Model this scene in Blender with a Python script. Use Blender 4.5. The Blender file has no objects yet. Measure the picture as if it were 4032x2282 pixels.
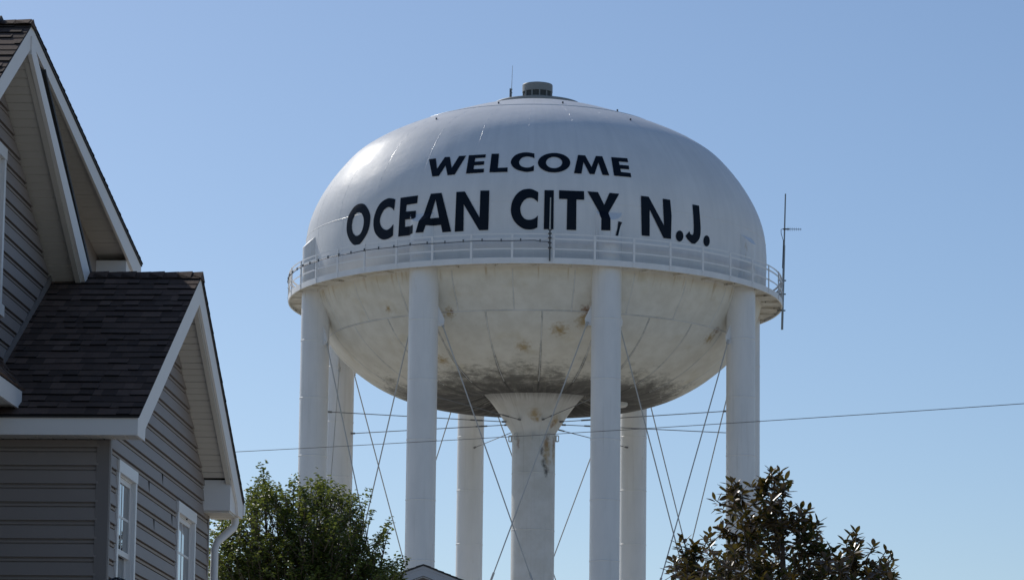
import bpy, bmesh, math, random
import numpy as np
from mathutils import Vector, Matrix, noise as noise3
from mathutils.bvhtree import BVHTree
from mathutils.geometry import delaunay_2d_cdt

random.seed(7)
R = math.radians
sc = bpy.context.scene
col = sc.collection

# ------------------------------------------------------------------ camera, sky, sun, exposure
F, CX, CY = 13440.0, 2016.0, 1450.0            # calibration of the 4032 x 2282 photograph (120 mm equivalent lens)
PITCH, ROLL = R(8.6), 0.0118
EYE = Vector((0, 0, 1.6))
FW = Vector((0, math.cos(PITCH), math.sin(PITCH)))
_u = Vector((0, -math.sin(PITCH), math.cos(PITCH)))
RIGHT = Vector((1, 0, 0)) * math.cos(ROLL) + _u * math.sin(ROLL)
UP = Vector((1, 0, 0)) * -math.sin(ROLL) + _u * math.cos(ROLL)

cd = bpy.data.cameras.new('camera'); cam = bpy.data.objects.new('camera', cd); col.objects.link(cam)
cd.sensor_width = 36; cd.lens = 120; cd.shift_y = (CY - 1141) / 4032
cd.clip_start = 0.5; cd.clip_end = 5000
m = Matrix.Identity(4)
for i in range(3):
    m[i][0] = RIGHT[i]; m[i][1] = UP[i]; m[i][2] = -FW[i]; m[i][3] = EYE[i]
cam.matrix_world = m
sc.camera = cam

SUN_AZ, SUN_EL = R(-35.5), R(36.0)             # azimuth clockwise from +Y: the sun stands behind the tower, to the left
SUN_DIR = Vector((math.sin(SUN_AZ) * math.cos(SUN_EL), math.cos(SUN_AZ) * math.cos(SUN_EL), math.sin(SUN_EL)))
w = bpy.data.worlds.new('World'); sc.world = w; w.use_nodes = True
nt = w.node_tree; bg = nt.nodes['Background']
sky = nt.nodes.new('ShaderNodeTexSky'); sky.sky_type = 'NISHITA'; sky.sun_disc = False
sky.sun_elevation = SUN_EL; sky.sun_rotation = SUN_AZ % (2 * math.pi)
sky.altitude = 0; sky.air_density = 0.87; sky.dust_density = 0.55; sky.ozone_density = 4.0
nt.links.new(sky.outputs[0], bg.inputs[0]); bg.inputs[1].default_value = 0.092
sd = bpy.data.lights.new('sun', 'SUN'); so = bpy.data.objects.new('sun', sd); col.objects.link(so)
sd.energy = 2.5; sd.angle = R(0.53); sd.color = (1.0, 0.95, 0.87)
so.rotation_euler = SUN_DIR.to_track_quat('Z', 'Y').to_euler(); so.location = SUN_DIR * 200
vs = sc.view_settings; vs.view_transform = 'Standard'; vs.look = 'None'; vs.exposure = 0.06; vs.gamma = 1.0
vs.use_curve_mapping = False
sc.cycles.max_bounces = 8; sc.cycles.transparent_max_bounces = 8
try:
    sc.cycles.use_denoising = True
except Exception:
    pass

def ray(x, y):
    return (FW + RIGHT * ((x - CX) / F) - UP * ((y - CY) / F)).normalized()
def at(x, y, Y):                                 # the point at depth Y seen at pixel x, y of the photograph
    v = ray(x, y); return EYE + v * (Y / v.y)

# ------------------------------------------------------------------ materials
class NB:                                        # small node-graph builder
    def __init__(s, mat):
        mat.use_nodes = True; s.t = mat.node_tree; s.n = s.t.nodes; s.l = s.t.links
        s.bsdf = s.n['Principled BSDF']
    def node(s, typ, **kw):
        n = s.n.new(typ)
        for k, v in kw.items(): setattr(n, k, v)
        return n
    def put(s, sock, v):
        if hasattr(v, 'is_linked') or hasattr(v, 'links'): s.l.new(v, sock)
        else: sock.default_value = v
    def math(s, op, a, b=0.0, c=None, clamp=False):
        n = s.node('ShaderNodeMath', operation=op, use_clamp=clamp)
        s.put(n.inputs[0], a); s.put(n.inputs[1], b)
        if c is not None: s.put(n.inputs[2], c)
        return n.outputs[0]
    def ramp(s, v, a, b, lo=0.0, hi=1.0, smooth=True):
        n = s.node('ShaderNodeMapRange', interpolation_type='SMOOTHSTEP' if smooth else 'LINEAR')
        s.put(n.inputs['Value'], v); n.inputs['From Min'].default_value = a; n.inputs['From Max'].default_value = b
        n.inputs['To Min'].default_value = lo; n.inputs['To Max'].default_value = hi
        return n.outputs[0]
    def coord(s, which='Object'):
        return s.node('ShaderNodeTexCoord').outputs[which]
    def sep(s, v):
        n = s.node('ShaderNodeSeparateXYZ'); s.put(n.inputs[0], v); return n.outputs
    def comb(s, x, y, z):
        n = s.node('ShaderNodeCombineXYZ')
        for i, v in enumerate((x, y, z)): s.put(n.inputs[i], v)
        return n.outputs[0]
    def scale(s, v, sc3):
        n = s.node('ShaderNodeVectorMath', operation='MULTIPLY'); s.put(n.inputs[0], v); n.inputs[1].default_value = sc3
        return n.outputs[0]
    def noise(s, v, sc_=5.0, det=4.0, rough=0.55):
        n = s.node('ShaderNodeTexNoise'); s.put(n.inputs['Vector'], v); n.inputs['Scale'].default_value = sc_
        n.inputs['Detail'].default_value = det; n.inputs['Roughness'].default_value = rough
        return n.outputs['Fac']
    def mix(s, f, a, b):
        n = s.node('ShaderNodeMix', data_type='RGBA')
        s.put(n.inputs[0], f); s.put(n.inputs[6], a); s.put(n.inputs[7], b); return n.outputs[2]
    def dist(s, v, p):
        n = s.node('ShaderNodeVectorMath', operation='DISTANCE'); s.put(n.inputs[0], v); n.inputs[1].default_value = p
        return n.outputs['Value']
    def bump(s, h, strength=0.3, d=0.02):
        n = s.node('ShaderNodeBump'); n.inputs['Strength'].default_value = strength; n.inputs['Distance'].default_value = d
        s.put(n.inputs['Height'], h); s.l.new(n.outputs[0], s.bsdf.inputs['Normal'])
    def out(s, color=None, rough=None, metal=None):
        if color is not None: s.put(s.bsdf.inputs['Base Color'], color)
        if rough is not None: s.put(s.bsdf.inputs['Roughness'], rough)
        if metal is not None: s.bsdf.inputs['Metallic'].default_value = metal
def c4(c): return (c[0], c[1], c[2], 1.0)

def simple(name, c, rough=0.6, metal=0.0, var=0.12, vs_=3.0, spec=None, bump=0.0):
    mt = bpy.data.materials.new(name); b = NB(mt)
    n = b.noise(b.coord(), vs_, 5, 0.6)
    lo = c4([x * (1 - var) for x in c]); hi = c4([min(1, x * (1 + var)) for x in c])
    b.out(b.mix(n, lo, hi), rough, metal)
    if spec is not None: b.bsdf.inputs['Specular IOR Level'].default_value = spec
    if bump: b.bump(b.noise(b.coord(), vs_ * 8, 4), bump, 0.01)
    return mt

M = {}
M['trim'] = simple('white_trim_paint', (0.80, 0.775, 0.755), 0.55, var=0.05, vs_=1.5)
M['vinyl'] = simple('white_vinyl', (0.76, 0.745, 0.735), 0.4, var=0.04)
M['siding'] = simple('grey_vinyl_siding', (0.262, 0.225, 0.208), 0.55, var=0.07, vs_=2.2)
M['corner'] = simple('dark_grey_corner_board', (0.20, 0.175, 0.165), 0.55, var=0.05)
M['soffit'] = simple('beige_soffit_vinyl', (0.60, 0.575, 0.53), 0.55, var=0.06, vs_=2.0)
M['drip'] = simple('dark_roof_edge', (0.03, 0.03, 0.032), 0.7)
M['steel'] = simple('galvanised_steel', (0.28, 0.30, 0.31), 0.45, metal=0.6, var=0.15, vs_=6)
M['dark_steel'] = simple('dark_weathered_steel', (0.10, 0.105, 0.11), 0.5, metal=0.4, var=0.2, vs_=6)
M['rod'] = simple('grey_painted_rod', (0.48, 0.49, 0.49), 0.5, var=0.25, vs_=0.8)
M['tie'] = simple('dull_tie_rod', (0.17, 0.175, 0.18), 0.55, var=0.3, vs_=0.9)
M['vent'] = simple('grey_aluminium_vent', (0.27, 0.275, 0.265), 0.55, metal=0.15, var=0.12, vs_=4)
M['screen'] = simple('dark_insect_screen', (0.07, 0.075, 0.075), 0.8, var=0.2, vs_=14)
M['whip'] = simple('pale_fibreglass', (0.42, 0.44, 0.43), 0.5, var=0.06)
M['cable'] = simple('black_cable_jacket', (0.015, 0.018, 0.03), 0.5)
M['wire'] = simple('dark_overhead_wire', (0.09, 0.10, 0.115), 0.5)
M['letter'] = simple('navy_letter_paint', (0.005, 0.011, 0.022), 0.55, var=0.35, vs_=1.2, spec=0.15)
M['black'] = simple('black_lamp_metal', (0.012, 0.012, 0.015), 0.4)
M['frost'] = simple('frosted_lamp_glass', (0.60, 0.52, 0.50), 0.5, var=0.06)
M['blind'] = simple('white_blind_slat', (0.7, 0.7, 0.69), 0.5, var=0.04)
M['curtain'] = simple('pale_curtain', (0.40, 0.36, 0.33), 0.8, var=0.2, vs_=9)
M['room'] = simple('dark_room', (0.03, 0.03, 0.032), 0.9)
M['house_pale'] = simple('grey_neighbour_siding', (0.20, 0.19, 0.21), 0.6, var=0.06)
M['neigh_trim'] = simple('grey_neighbour_trim', (0.42, 0.43, 0.46), 0.55, var=0.05)
M['bark'] = simple('grey_brown_bark', (0.10, 0.075, 0.055), 0.85, var=0.3, vs_=9, bump=0.4)
M['concrete'] = simple('pale_concrete', (0.42, 0.40, 0.37), 0.85, var=0.12, vs_=2)

def glass_mat():
    mt = bpy.data.materials.new('window_glass'); b = NB(mt)
    n = b.noise(b.coord(), 1.3, 2)
    b.out(b.mix(n, (0.015, 0.018, 0.02, 1), (0.03, 0.033, 0.035, 1)), 0.02)
    b.bsdf.inputs['IOR'].default_value = 1.6; b.bsdf.inputs['Coat Weight'].default_value = 1.0; b.bsdf.inputs['Coat Roughness'].default_value = 0.01
    b.bsdf.inputs['Transmission Weight'].default_value = 0.55
    b.bump(b.noise(b.coord(), 2.0, 1), 0.02, 0.01)
    return mt
M['glass'] = glass_mat()

def shingle_mat(name, base):
    mt = bpy.data.materials.new(name); b = NB(mt)
    a = b.node('ShaderNodeAttribute', attribute_name='tone').outputs['Fac']
    n = b.noise(b.coord(), 60, 4, 0.7); n2 = b.noise(b.coord(), 3, 3)
    dk = c4([x * 0.55 for x in base]); lt = c4([base[0] * 1.7, base[1] * 1.6, base[2] * 1.5])
    f = b.math('ADD', b.math('MULTIPLY', a, 0.7), b.math('MULTIPLY', b.math('ADD', n, n2), 0.17), clamp=True)
    b.out(b.mix(f, dk, lt), 0.9); b.bump(n, 0.6, 0.006)
    b.bsdf.inputs['Specular IOR Level'].default_value = 0.2
    return mt
M['shingle_edge_shadow'] = simple('black_shingle_edge_shadow', (0.012, 0.011, 0.012), 0.9, spec=0.1)  # asphalt black plus the shadow line below each course, painted into tab edges
M['shingle'] = shingle_mat('brown_charcoal_shingle', (0.105, 0.075, 0.062))

def tower_white():                               # gloss white enamel with faint plate waviness and rain marks
    mt = bpy.data.materials.new('tower_white_paint'); b = NB(mt)
    o = b.coord(); x, y, z = b.sep(o)
    ang = b.math('ARCTAN2', y, x); big = b.noise(o, 0.5, 4)
    rain = b.noise(b.comb(b.math('MULTIPLY', ang, 22.0), b.math('MULTIPLY', z, 0.35), 0.0), 1.0, 5, 0.6)
    f = b.ramp(b.math('ADD', b.math('MULTIPLY', big, 0.5), b.math('MULTIPLY', rain, 0.5)), 0.35, 0.68)
    b.out(b.mix(f, (0.75, 0.76, 0.77, 1), (0.83, 0.835, 0.84, 1)), b.ramp(big, 0.3, 0.7, 0.35, 0.45))
    b.bsdf.inputs['Coat Weight'].default_value = 0.25; b.bsdf.inputs['Coat Roughness'].default_value = 0.16
    lump = b.noise(b.scale(o, (1, 1, 1.3)), 1.1, 5, 0.5)
    b.bump(lump, 0.35, 0.05)
    return mt
M['tower'] = tower_white()

def rust_spots(b, o, colr, pts, nz):             # soft-edged rust marks at measured places
    for p, rad, cr, st in pts:
        d = b.dist(b.scale(o, (1, 1, st)), (p[0], p[1], p[2] * st))
        f = b.ramp(b.math('ADD', d, b.math('MULTIPLY', nz, rad * 2.2)), rad * 0.9, rad * 2.3, 1.0, 0.0)
        colr = b.mix(b.math('MULTIPLY', f, 0.9), colr, c4(cr))
    return colr
RUST, OCHRE, SOOT = (0.21, 0.085, 0.028), (0.40, 0.28, 0.12), (0.045, 0.045, 0.05)

def polar(r_, deg, z):                           # tower-local point; deg measured from the side that faces the camera
    a = R(deg); return (r_ * math.sin(a), -r_ * math.cos(a), z)

def tank_mat():
    mt = bpy.data.materials.new('tank_paint'); b = NB(mt)
    o = b.coord(); x, y, z = b.sep(o)
    ang = b.math('ARCTAN2', x, b.math('MULTIPLY', y, -1.0))
    rr = b.math('SQRT', b.math('ADD', b.math('MULTIPLY', x, x), b.math('MULTIPLY', y, y)))
    big = b.noise(o, 0.45, 4); mid = b.noise(o, 1.6, 5, 0.6); fine = b.noise(o, 7.0, 4, 0.6)
    rain = b.noise(b.comb(b.math('MULTIPLY', ang, 24.0), b.math('MULTIPLY', z, 0.3), 3.0), 1.0, 5, 0.6)
    f = b.ramp(b.math('ADD', b.math('MULTIPLY', big, 0.5), b.math('MULTIPLY', rain, 0.5)), 0.35, 0.66)
    top = b.mix(f, (0.75, 0.76, 0.77, 1), (0.83, 0.835, 0.84, 1))
    # aged cream paint of the bowl below the walkway
    cream = b.mix(b.ramp(mid, 0.3, 0.7), (0.69, 0.665, 0.60, 1), (0.78, 0.76, 0.70, 1))
    yel = b.math('MULTIPLY', b.ramp(b.noise(b.scale(o, (1, 1, 1.6)), 0.8, 3), 0.55, 0.75), 0.40)
    cream = b.mix(yel, cream, (0.58, 0.52, 0.38, 1))
    # mildew: meridional streaks, densest on the belly of the bowl
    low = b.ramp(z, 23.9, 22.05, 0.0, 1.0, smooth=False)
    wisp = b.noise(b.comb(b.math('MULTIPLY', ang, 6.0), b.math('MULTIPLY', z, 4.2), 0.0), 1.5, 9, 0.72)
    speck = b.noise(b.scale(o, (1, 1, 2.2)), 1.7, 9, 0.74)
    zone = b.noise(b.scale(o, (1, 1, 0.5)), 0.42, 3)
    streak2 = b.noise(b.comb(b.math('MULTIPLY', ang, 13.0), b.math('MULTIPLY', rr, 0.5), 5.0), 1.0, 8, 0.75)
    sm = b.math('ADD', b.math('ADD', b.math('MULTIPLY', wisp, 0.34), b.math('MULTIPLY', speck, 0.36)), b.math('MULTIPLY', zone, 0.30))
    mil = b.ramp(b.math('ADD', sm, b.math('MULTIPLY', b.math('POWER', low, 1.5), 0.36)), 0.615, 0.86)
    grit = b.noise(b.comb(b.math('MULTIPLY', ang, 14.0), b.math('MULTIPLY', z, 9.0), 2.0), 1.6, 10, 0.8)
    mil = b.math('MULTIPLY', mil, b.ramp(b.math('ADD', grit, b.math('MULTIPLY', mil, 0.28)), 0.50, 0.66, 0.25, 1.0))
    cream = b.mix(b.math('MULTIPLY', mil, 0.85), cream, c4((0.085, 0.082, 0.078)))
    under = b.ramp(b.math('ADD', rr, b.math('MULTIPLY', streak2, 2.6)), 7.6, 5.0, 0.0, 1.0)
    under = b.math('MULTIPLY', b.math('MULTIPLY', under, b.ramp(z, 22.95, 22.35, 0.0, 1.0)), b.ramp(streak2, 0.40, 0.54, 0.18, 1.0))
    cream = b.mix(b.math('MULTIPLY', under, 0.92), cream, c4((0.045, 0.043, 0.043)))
    # dirt caught along the meridional plate seams
    def seam(off, step, wid, zlo, zhi, strength, c, fade=0.02):
        nonlocal cream
        t = b.math('ABSOLUTE', b.math('SUBTRACT', b.math('FRACT', b.math('DIVIDE', b.math('SUBTRACT', ang, R(off) - math.pi * 4 - R(step / 2)), R(step))), 0.5))
        d = b.math('MULTIPLY', b.math('MULTIPLY', t, R(step)), rr)
        ln = b.ramp(b.math('ADD', d, b.math('MULTIPLY', fine, wid * 0.9)), wid * 0.55, wid * 1.5, 1.0, 0.0)
        msk = b.math('MULTIPLY', b.ramp(z, zlo - 0.02, zlo + 0.02), b.ramp(b.math('ADD', z, b.math('MULTIPLY', mid, fade)), zhi - fade, zhi + fade, 1.0, 0.0))
        pat = b.ramp(b.noise(b.scale(o, (1, 1, 0.7)), 1.1, 3), 0.38, 0.60, 0.35, 1.0)
        cream = b.mix(b.math('MULTIPLY', b.math('MULTIPLY', ln, msk), b.math('MULTIPLY', pat, strength)), cream, c4(c))
    seam(-5.86, 15.0, 0.035, 24.6, 26.15, 0.75, (0.09, 0.085, 0.08))
    seam(1.5, 15.0, 0.045, 21.0, 24.56, 1.0, (0.055, 0.052, 0.05))
    seam(1.5, 15.0, 0.10, 21.0, 23.3, 0.7, (0.09, 0.088, 0.085), 0.6)
    dz = b.math('ABSOLUTE', b.math('SUBTRACT', z, 24.585))
    ring = b.math('MULTIPLY', b.ramp(dz, 0.012, 0.03, 1.0, 0.0), b.ramp(b.noise(o, 0.9, 3), 0.38, 0.6, 0.25, 0.95))
    cream = b.mix(ring, cream, c4((0.09, 0.085, 0.08)))
    drip = b.math('MULTIPLY', b.ramp(z, 25.4, 26.2), b.ramp(b.noise(b.comb(b.math('MULTIPLY', ang, 40.0), b.math('MULTIPLY', z, 0.4), 9.0), 1.0, 4, 0.6), 0.52, 0.7))
    cream = b.mix(b.math('MULTIPLY', drip, 0.55), cream, c4(OCHRE))
    cream = rust_spots(b, o, cream, [(polar(8.88, 13.2, 24.62), 0.34, RUST, 1), (polar(8.7, 12.8, 24.2), 0.4, OCHRE, 1), (polar(8.86, -23.7, 24.55), 0.30, OCHRE, 1), (polar(8.88, -22.6, 24.60), 0.13, RUST, 1),
        (polar(8.85, 58.5, 24.5), 0.22, RUST, 1), (polar(8.6, 57.5, 24.2), 0.34, OCHRE, 1), (polar(8.9, 46.5, 25.2), 0.10, RUST, 1),
        (polar(9.0, -42.0, 24.95), 0.22, OCHRE, 1), (polar(7.1, -33, 22.95), 0.4, OCHRE, 1), (polar(8.3, 6.5, 23.9), 0.4, OCHRE, 1), (polar(7.6, -4, 23.3), 0.35, OCHRE, 1)], fine)
    wh = b.ramp(b.math('ADD', z, b.math('MULTIPLY', fine, 0.15)), 26.2, 26.45)
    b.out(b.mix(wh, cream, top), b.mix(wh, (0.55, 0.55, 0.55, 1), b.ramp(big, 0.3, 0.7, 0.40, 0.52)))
    b.bsdf.inputs['Specular IOR Level'].default_value = 0.04; b.put(b.bsdf.inputs['Coat Weight'], b.math('MULTIPLY', wh, 0.04)); b.bsdf.inputs['Coat Roughness'].default_value = 0.07
    b.bump(b.noise(b.scale(o, (1, 1, 1.2)), 1.0, 6, 0.55), 0.32, 0.06)
    return mt
M['tank'] = tank_mat()

def riser_mat():
    mt = bpy.data.materials.new('riser_paint'); b = NB(mt)
    o = b.coord(); x, y, z = b.sep(o)
    ang = b.math('ARCTAN2', x, b.math('MULTIPLY', y, -1.0)); mid = b.noise(o, 1.3, 5, 0.6); fine = b.noise(o, 5.0, 5, 0.65)
    c = b.mix(b.ramp(mid, 0.3, 0.7), (0.62, 0.615, 0.59, 1), (0.72, 0.72, 0.715, 1))
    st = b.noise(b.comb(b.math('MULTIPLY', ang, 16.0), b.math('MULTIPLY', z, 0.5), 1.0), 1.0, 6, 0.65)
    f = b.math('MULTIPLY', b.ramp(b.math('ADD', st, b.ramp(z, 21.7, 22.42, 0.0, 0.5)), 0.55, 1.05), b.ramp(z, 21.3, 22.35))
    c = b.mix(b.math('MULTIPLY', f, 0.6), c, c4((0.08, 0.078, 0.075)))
    c = rust_spots(b, o, c, [(polar(1.38, -1, 21.42), 0.30, OCHRE, 0.9), (polar(1.25, 5, 21.2), 0.20, OCHRE, 0.8), (polar(1.22, 48, 21.15), 0.30, OCHRE, 0.7), (polar(1.15, 44, 21.0), 0.14, RUST, 0.5),
        (polar(0.93, 35, 20.15), 0.17, RUST, 0.42), (polar(0.93, 37, 19.75), 0.30, OCHRE, 0.4), (polar(0.93, 69, 20.2), 0.17, RUST, 0.4), (polar(0.93, 66, 19.8), 0.20, OCHRE, 0.4), (polar(0.93, -46, 20.25), 0.11, RUST, 0.4),
        (polar(0.93, 28, 19.35), 0.13, SOOT, 0.4), (polar(0.93, 36, 19.0), 0.12, SOOT, 0.45), (polar(0.93, 22, 19.9), 0.10, SOOT, 0.4)], fine)
    run = b.noise(b.comb(b.math('MULTIPLY', ang, 9.0), b.math('MULTIPLY', z, 0.16), 7.0), 1.0, 6, 0.65)
    c = b.mix(b.ramp(run, 0.52, 0.80, 0.0, 0.45), c, c4((0.42, 0.40, 0.36)))
    b.out(c, 0.5); b.bump(mid, 0.2, 0.03)
    return mt
M['riser'] = riser_mat()

def leg_mat():
    mt = bpy.data.materials.new('leg_paint'); b = NB(mt)
    o = b.coord(); x, y, z = b.sep(o); mid = b.noise(b.scale(o, (1, 1, 0.3)), 1.2, 5, 0.6)
    c = b.mix(b.ramp(mid, 0.3, 0.7), (0.74, 0.745, 0.75, 1), (0.82, 0.82, 0.82, 1))
    run = b.noise(b.scale(o, (4.0, 4.0, 0.14)), 1.6, 6, 0.65)
    c = b.mix(b.ramp(run, 0.53, 0.78, 0.0, 0.35), c, c4((0.50, 0.48, 0.44)))
    spot = b.noise(b.scale(o, (5.0, 5.0, 1.0)), 1.1, 5, 0.7); c = b.mix(b.ramp(spot, 0.70, 0.76, 0.0, 0.7), c, c4(OCHRE))
    fine = b.noise(b.scale(o, (6, 6, 0.8)), 1.5, 5, 0.65)
    f = b.math('MULTIPLY', b.ramp(fine, 0.6, 0.75), b.ramp(z, 25.0, 26.2, 0.0, 0.6))
    b.out(b.mix(f, c, c4(OCHRE)), 0.42); b.bump(mid, 0.15, 0.03)
    return mt
M['leg'] = leg_mat()

def underside_mat():
    mt = bpy.data.materials.new('walkway_paint'); b = NB(mt)
    o = b.coord(); x, y, z = b.sep(o)
    ang = b.math('ARCTAN2', x, b.math('MULTIPLY', y, -1.0)); rr = b.math('SQRT', b.math('ADD', b.math('MULTIPLY', x, x), b.math('MULTIPLY', y, y)))
    n = b.noise(b.comb(b.math('MULTIPLY', ang, 60.0), b.math('MULTIPLY', rr, 1.6), 0.0), 1.0, 6, 0.7); mid = b.noise(o, 2.0, 5, 0.6)
    under = b.mix(b.ramp(mid, 0.35, 0.65), (0.58, 0.53, 0.45, 1), (0.72, 0.70, 0.64, 1))
    under = b.mix(b.ramp(n, 0.56, 0.66, 0.0, 0.85), under, c4((0.10, 0.085, 0.07)))
    white = b.mix(b.ramp(mid, 0.3, 0.7), (0.80, 0.805, 0.81, 1), (0.86, 0.865, 0.87, 1))
    b.out(b.mix(b.ramp(rr, 10.585, 10.60), under, white), 0.5)
    return mt
M['walkway'] = underside_mat()
def rail_mat():
    mt = bpy.data.materials.new('railing_paint'); b = NB(mt)
    o = b.coord(); n = b.noise(o, 2.6, 6, 0.7)
    b.out(b.mix(b.ramp(n, 0.66, 0.76), (0.85, 0.855, 0.86, 1), c4(RUST)), 0.5)
    return mt
M['rail'] = rail_mat()

def leaf_mat(name, dk, lt, under, rough, trans, tcol):
    mt = bpy.data.materials.new(name); b = NB(mt)
    a = b.node('ShaderNodeAttribute', attribute_name='tone').outputs['Fac']
    top = b.mix(a, c4(dk), c4(lt))
    g = b.node('ShaderNodeNewGeometry').outputs['Backfacing']
    b.out(b.mix(g, top, b.mix(a, c4([x * 0.7 for x in under]), c4(under))), rough)
    tr = b.node('ShaderNodeBsdfTranslucent'); b.put(tr.inputs[0], b.mix(a, c4([x * 0.6 for x in tcol]), c4(tcol)))
    mx = b.node('ShaderNodeMixShader'); mx.inputs[0].default_value = trans
    b.l.new(b.bsdf.outputs[0], mx.inputs[1]); b.l.new(tr.outputs[0], mx.inputs[2])
    b.l.new(mx.outputs[0], b.n['Material Output'].inputs[0])
    return mt
M['pear_leaf'] = leaf_mat('pear_leaf', (0.026, 0.052, 0.014), (0.085, 0.13, 0.030), (0.085, 0.12, 0.05), 0.40, 0.40, (0.29, 0.34, 0.06))
M['magnolia_leaf'] = leaf_mat('magnolia_leaf', (0.014, 0.030, 0.011), (0.05, 0.080, 0.024), (0.13, 0.075, 0.03), 0.30, 0.22, (0.22, 0.15, 0.03))

def ground_mat():
    mt = bpy.data.materials.new('ground_surface'); b = NB(mt); o = b.coord()
    n = b.noise(o, 0.05, 6, 0.6); n2 = b.noise(o, 2.0, 5)
    c = b.mix(b.ramp(n, 0.45, 0.55), (0.26, 0.24, 0.15, 1), (0.56, 0.51, 0.43, 1))
    b.out(b.mix(b.math('MULTIPLY', n2, 0.35), c, (0.54, 0.49, 0.41, 1)), 0.9)
    return mt
M['ground'] = ground_mat()

# ------------------------------------------------------------------ mesh helpers
def link(name, me, mat=None, parent=None):
    o = bpy.data.objects.new(name, me); col.objects.link(o)
    if mat is not None and me is not None: me.materials.append(mat)
    if parent is not None: o.parent = parent
    return o
def empty(name, loc, rz=0.0):
    o = bpy.data.objects.new(name, None); col.objects.link(o); o.location = loc; o.rotation_euler = (0, 0, rz); o.empty_display_size = 0.5
    return o
def tag(o, label=None, cat=None, group=None, kind=None):
    if label: o['label'] = label
    if cat: o['category'] = cat
    if group: o['group'] = group
    if kind: o['kind'] = kind
    return o

class MB:
    def __init__(s): s.v = []; s.f = []; s.tone = []; s.sm = []; s.mi = {}
    def add(s, vs, fs, tone=0.5, smooth=False):
        b0 = len(s.v); s.v += [tuple(p) for p in vs]
        for f in fs: s.f.append(tuple(i + b0 for i in f)); s.tone.append(tone); s.sm.append(smooth)
    def box(s, x0, x1, y0, y1, z0, z1, tone=0.5):
        v = [(x0, y0, z0), (x1, y0, z0), (x1, y1, z0), (x0, y1, z0), (x0, y0, z1), (x1, y0, z1), (x1, y1, z1), (x0, y1, z1)]
        s.add(v, [(3, 2, 1, 0), (4, 5, 6, 7), (0, 1, 5, 4), (1, 2, 6, 5), (2, 3, 7, 6), (3, 0, 4, 7)], tone)
    def prism(s, poly, a, b, axis='x', tone=0.5):   # polygon in the other two axes, extruded from a to b along axis
        def P(p, t): return {'x': (t, p[0], p[1]), 'y': (p[0], t, p[1]), 'z': (p[0], p[1], t)}[axis]
        n = len(poly); v = [P(p, a) for p in poly] + [P(p, b) for p in poly]
        s.add(v, [tuple(range(n - 1, -1, -1)), tuple(range(n, 2 * n))] + [(i, (i + 1) % n, n + (i + 1) % n, n + i) for i in range(n)], tone)
    def quad(s, a, b, c, d, tone=0.5): s.add([a, b, c, d], [(0, 1, 2, 3)], tone)
    def tube(s, pts, r, n=8, cap=True, tone=0.5):
        pts = [Vector(p) for p in pts]; rs = r if isinstance(r, (list, tuple)) else [r] * len(pts)
        vs, fs = [], []
        d0 = (pts[1] - pts[0]).normalized(); ref = Vector((0, 0, 1)) if abs(d0.z) < 0.9 else Vector((1, 0, 0))
        u = d0.cross(ref).normalized()
        for i, p in enumerate(pts):
            d = (pts[min(i + 1, len(pts) - 1)] - pts[max(i - 1, 0)]).normalized()
            u = (u - d * u.dot(d)).normalized(); w_ = d.cross(u)
            for k in range(n):
                a = 2 * math.pi * k / n; vs.append(p + (u * math.cos(a) + w_ * math.sin(a)) * rs[i])
        for i in range(len(pts) - 1):
            for k in range(n):
                k2 = (k + 1) % n; fs.append((i * n + k, i * n + k2, (i + 1) * n + k2, (i + 1) * n + k))
        s.add(vs, fs, tone, True)
        if cap: s.add(vs[:n], [tuple(range(n - 1, -1, -1))], tone); s.add(vs[-n:], [tuple(range(n))], tone)
    def revolve(s, prof, n=64, cx=0, cy=0, closed=False, smooth=True):
        vs = [(cx + r_ * math.sin(2 * math.pi * k / n), cy - r_ * math.cos(2 * math.pi * k / n), z) for r_, z in prof for k in range(n)]
        L = len(prof); fs = []
        for i in range(L - 1 + (1 if closed else 0)):
            j = (i + 1) % L
            for k in range(n):
                k2 = (k + 1) % n; fs.append((i * n + k, i * n + k2, j * n + k2, j * n + k))
        s.add(vs, fs, 0.5, smooth)
    def mesh(s, name):
        me = bpy.data.meshes.new(name); me.from_pydata(s.v, [], s.f)
        me.polygons.foreach_set('use_smooth', s.sm)
        for i, k in s.mi.items(): me.polygons[i].material_index = k
        a = me.attributes.new('tone', 'FLOAT', 'FACE'); a.data.foreach_set('value', [float(t) for t in s.tone])
        me.update(); return me
    def build(s, name, mat, parent=None):
        o = link(name, s.mesh(name), mat, parent)
        if s.mi: o.data.materials.append(M['shingle_edge_shadow'])
        return o

def fix_normals(o):
    bm = bmesh.new(); bm.from_mesh(o.data); bmesh.ops.recalc_face_normals(bm, faces=bm.faces[:]); bm.to_mesh(o.data); bm.free(); return o
def chaikin(p, n=2):
    for _ in range(n):
        q = [p[0]]
        for a, b in zip(p, p[1:]):
            q += [(0.75 * a[0] + 0.25 * b[0], 0.75 * a[1] + 0.25 * b[1]), (0.25 * a[0] + 0.75 * b[0], 0.25 * a[1] + 0.75 * b[1])]
        p = q + [p[-1]]
    return p

# ------------------------------------------------------------------ ground
g = MB(); n = 12; S = 3000.0
for i in range(n):
    for j in range(n):
        x0, x1 = -S + 2 * S * i / n, -S + 2 * S * (i + 1) / n; y0, y1 = -S + 2 * S * j / n, -S + 2 * S * (j + 1) / n
        g.quad((x0, y0, 0), (x1, y0, 0), (x1, y1, 0), (x0, y1, 0))
tag(g.build('ground', M['ground']), kind='structure')

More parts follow.
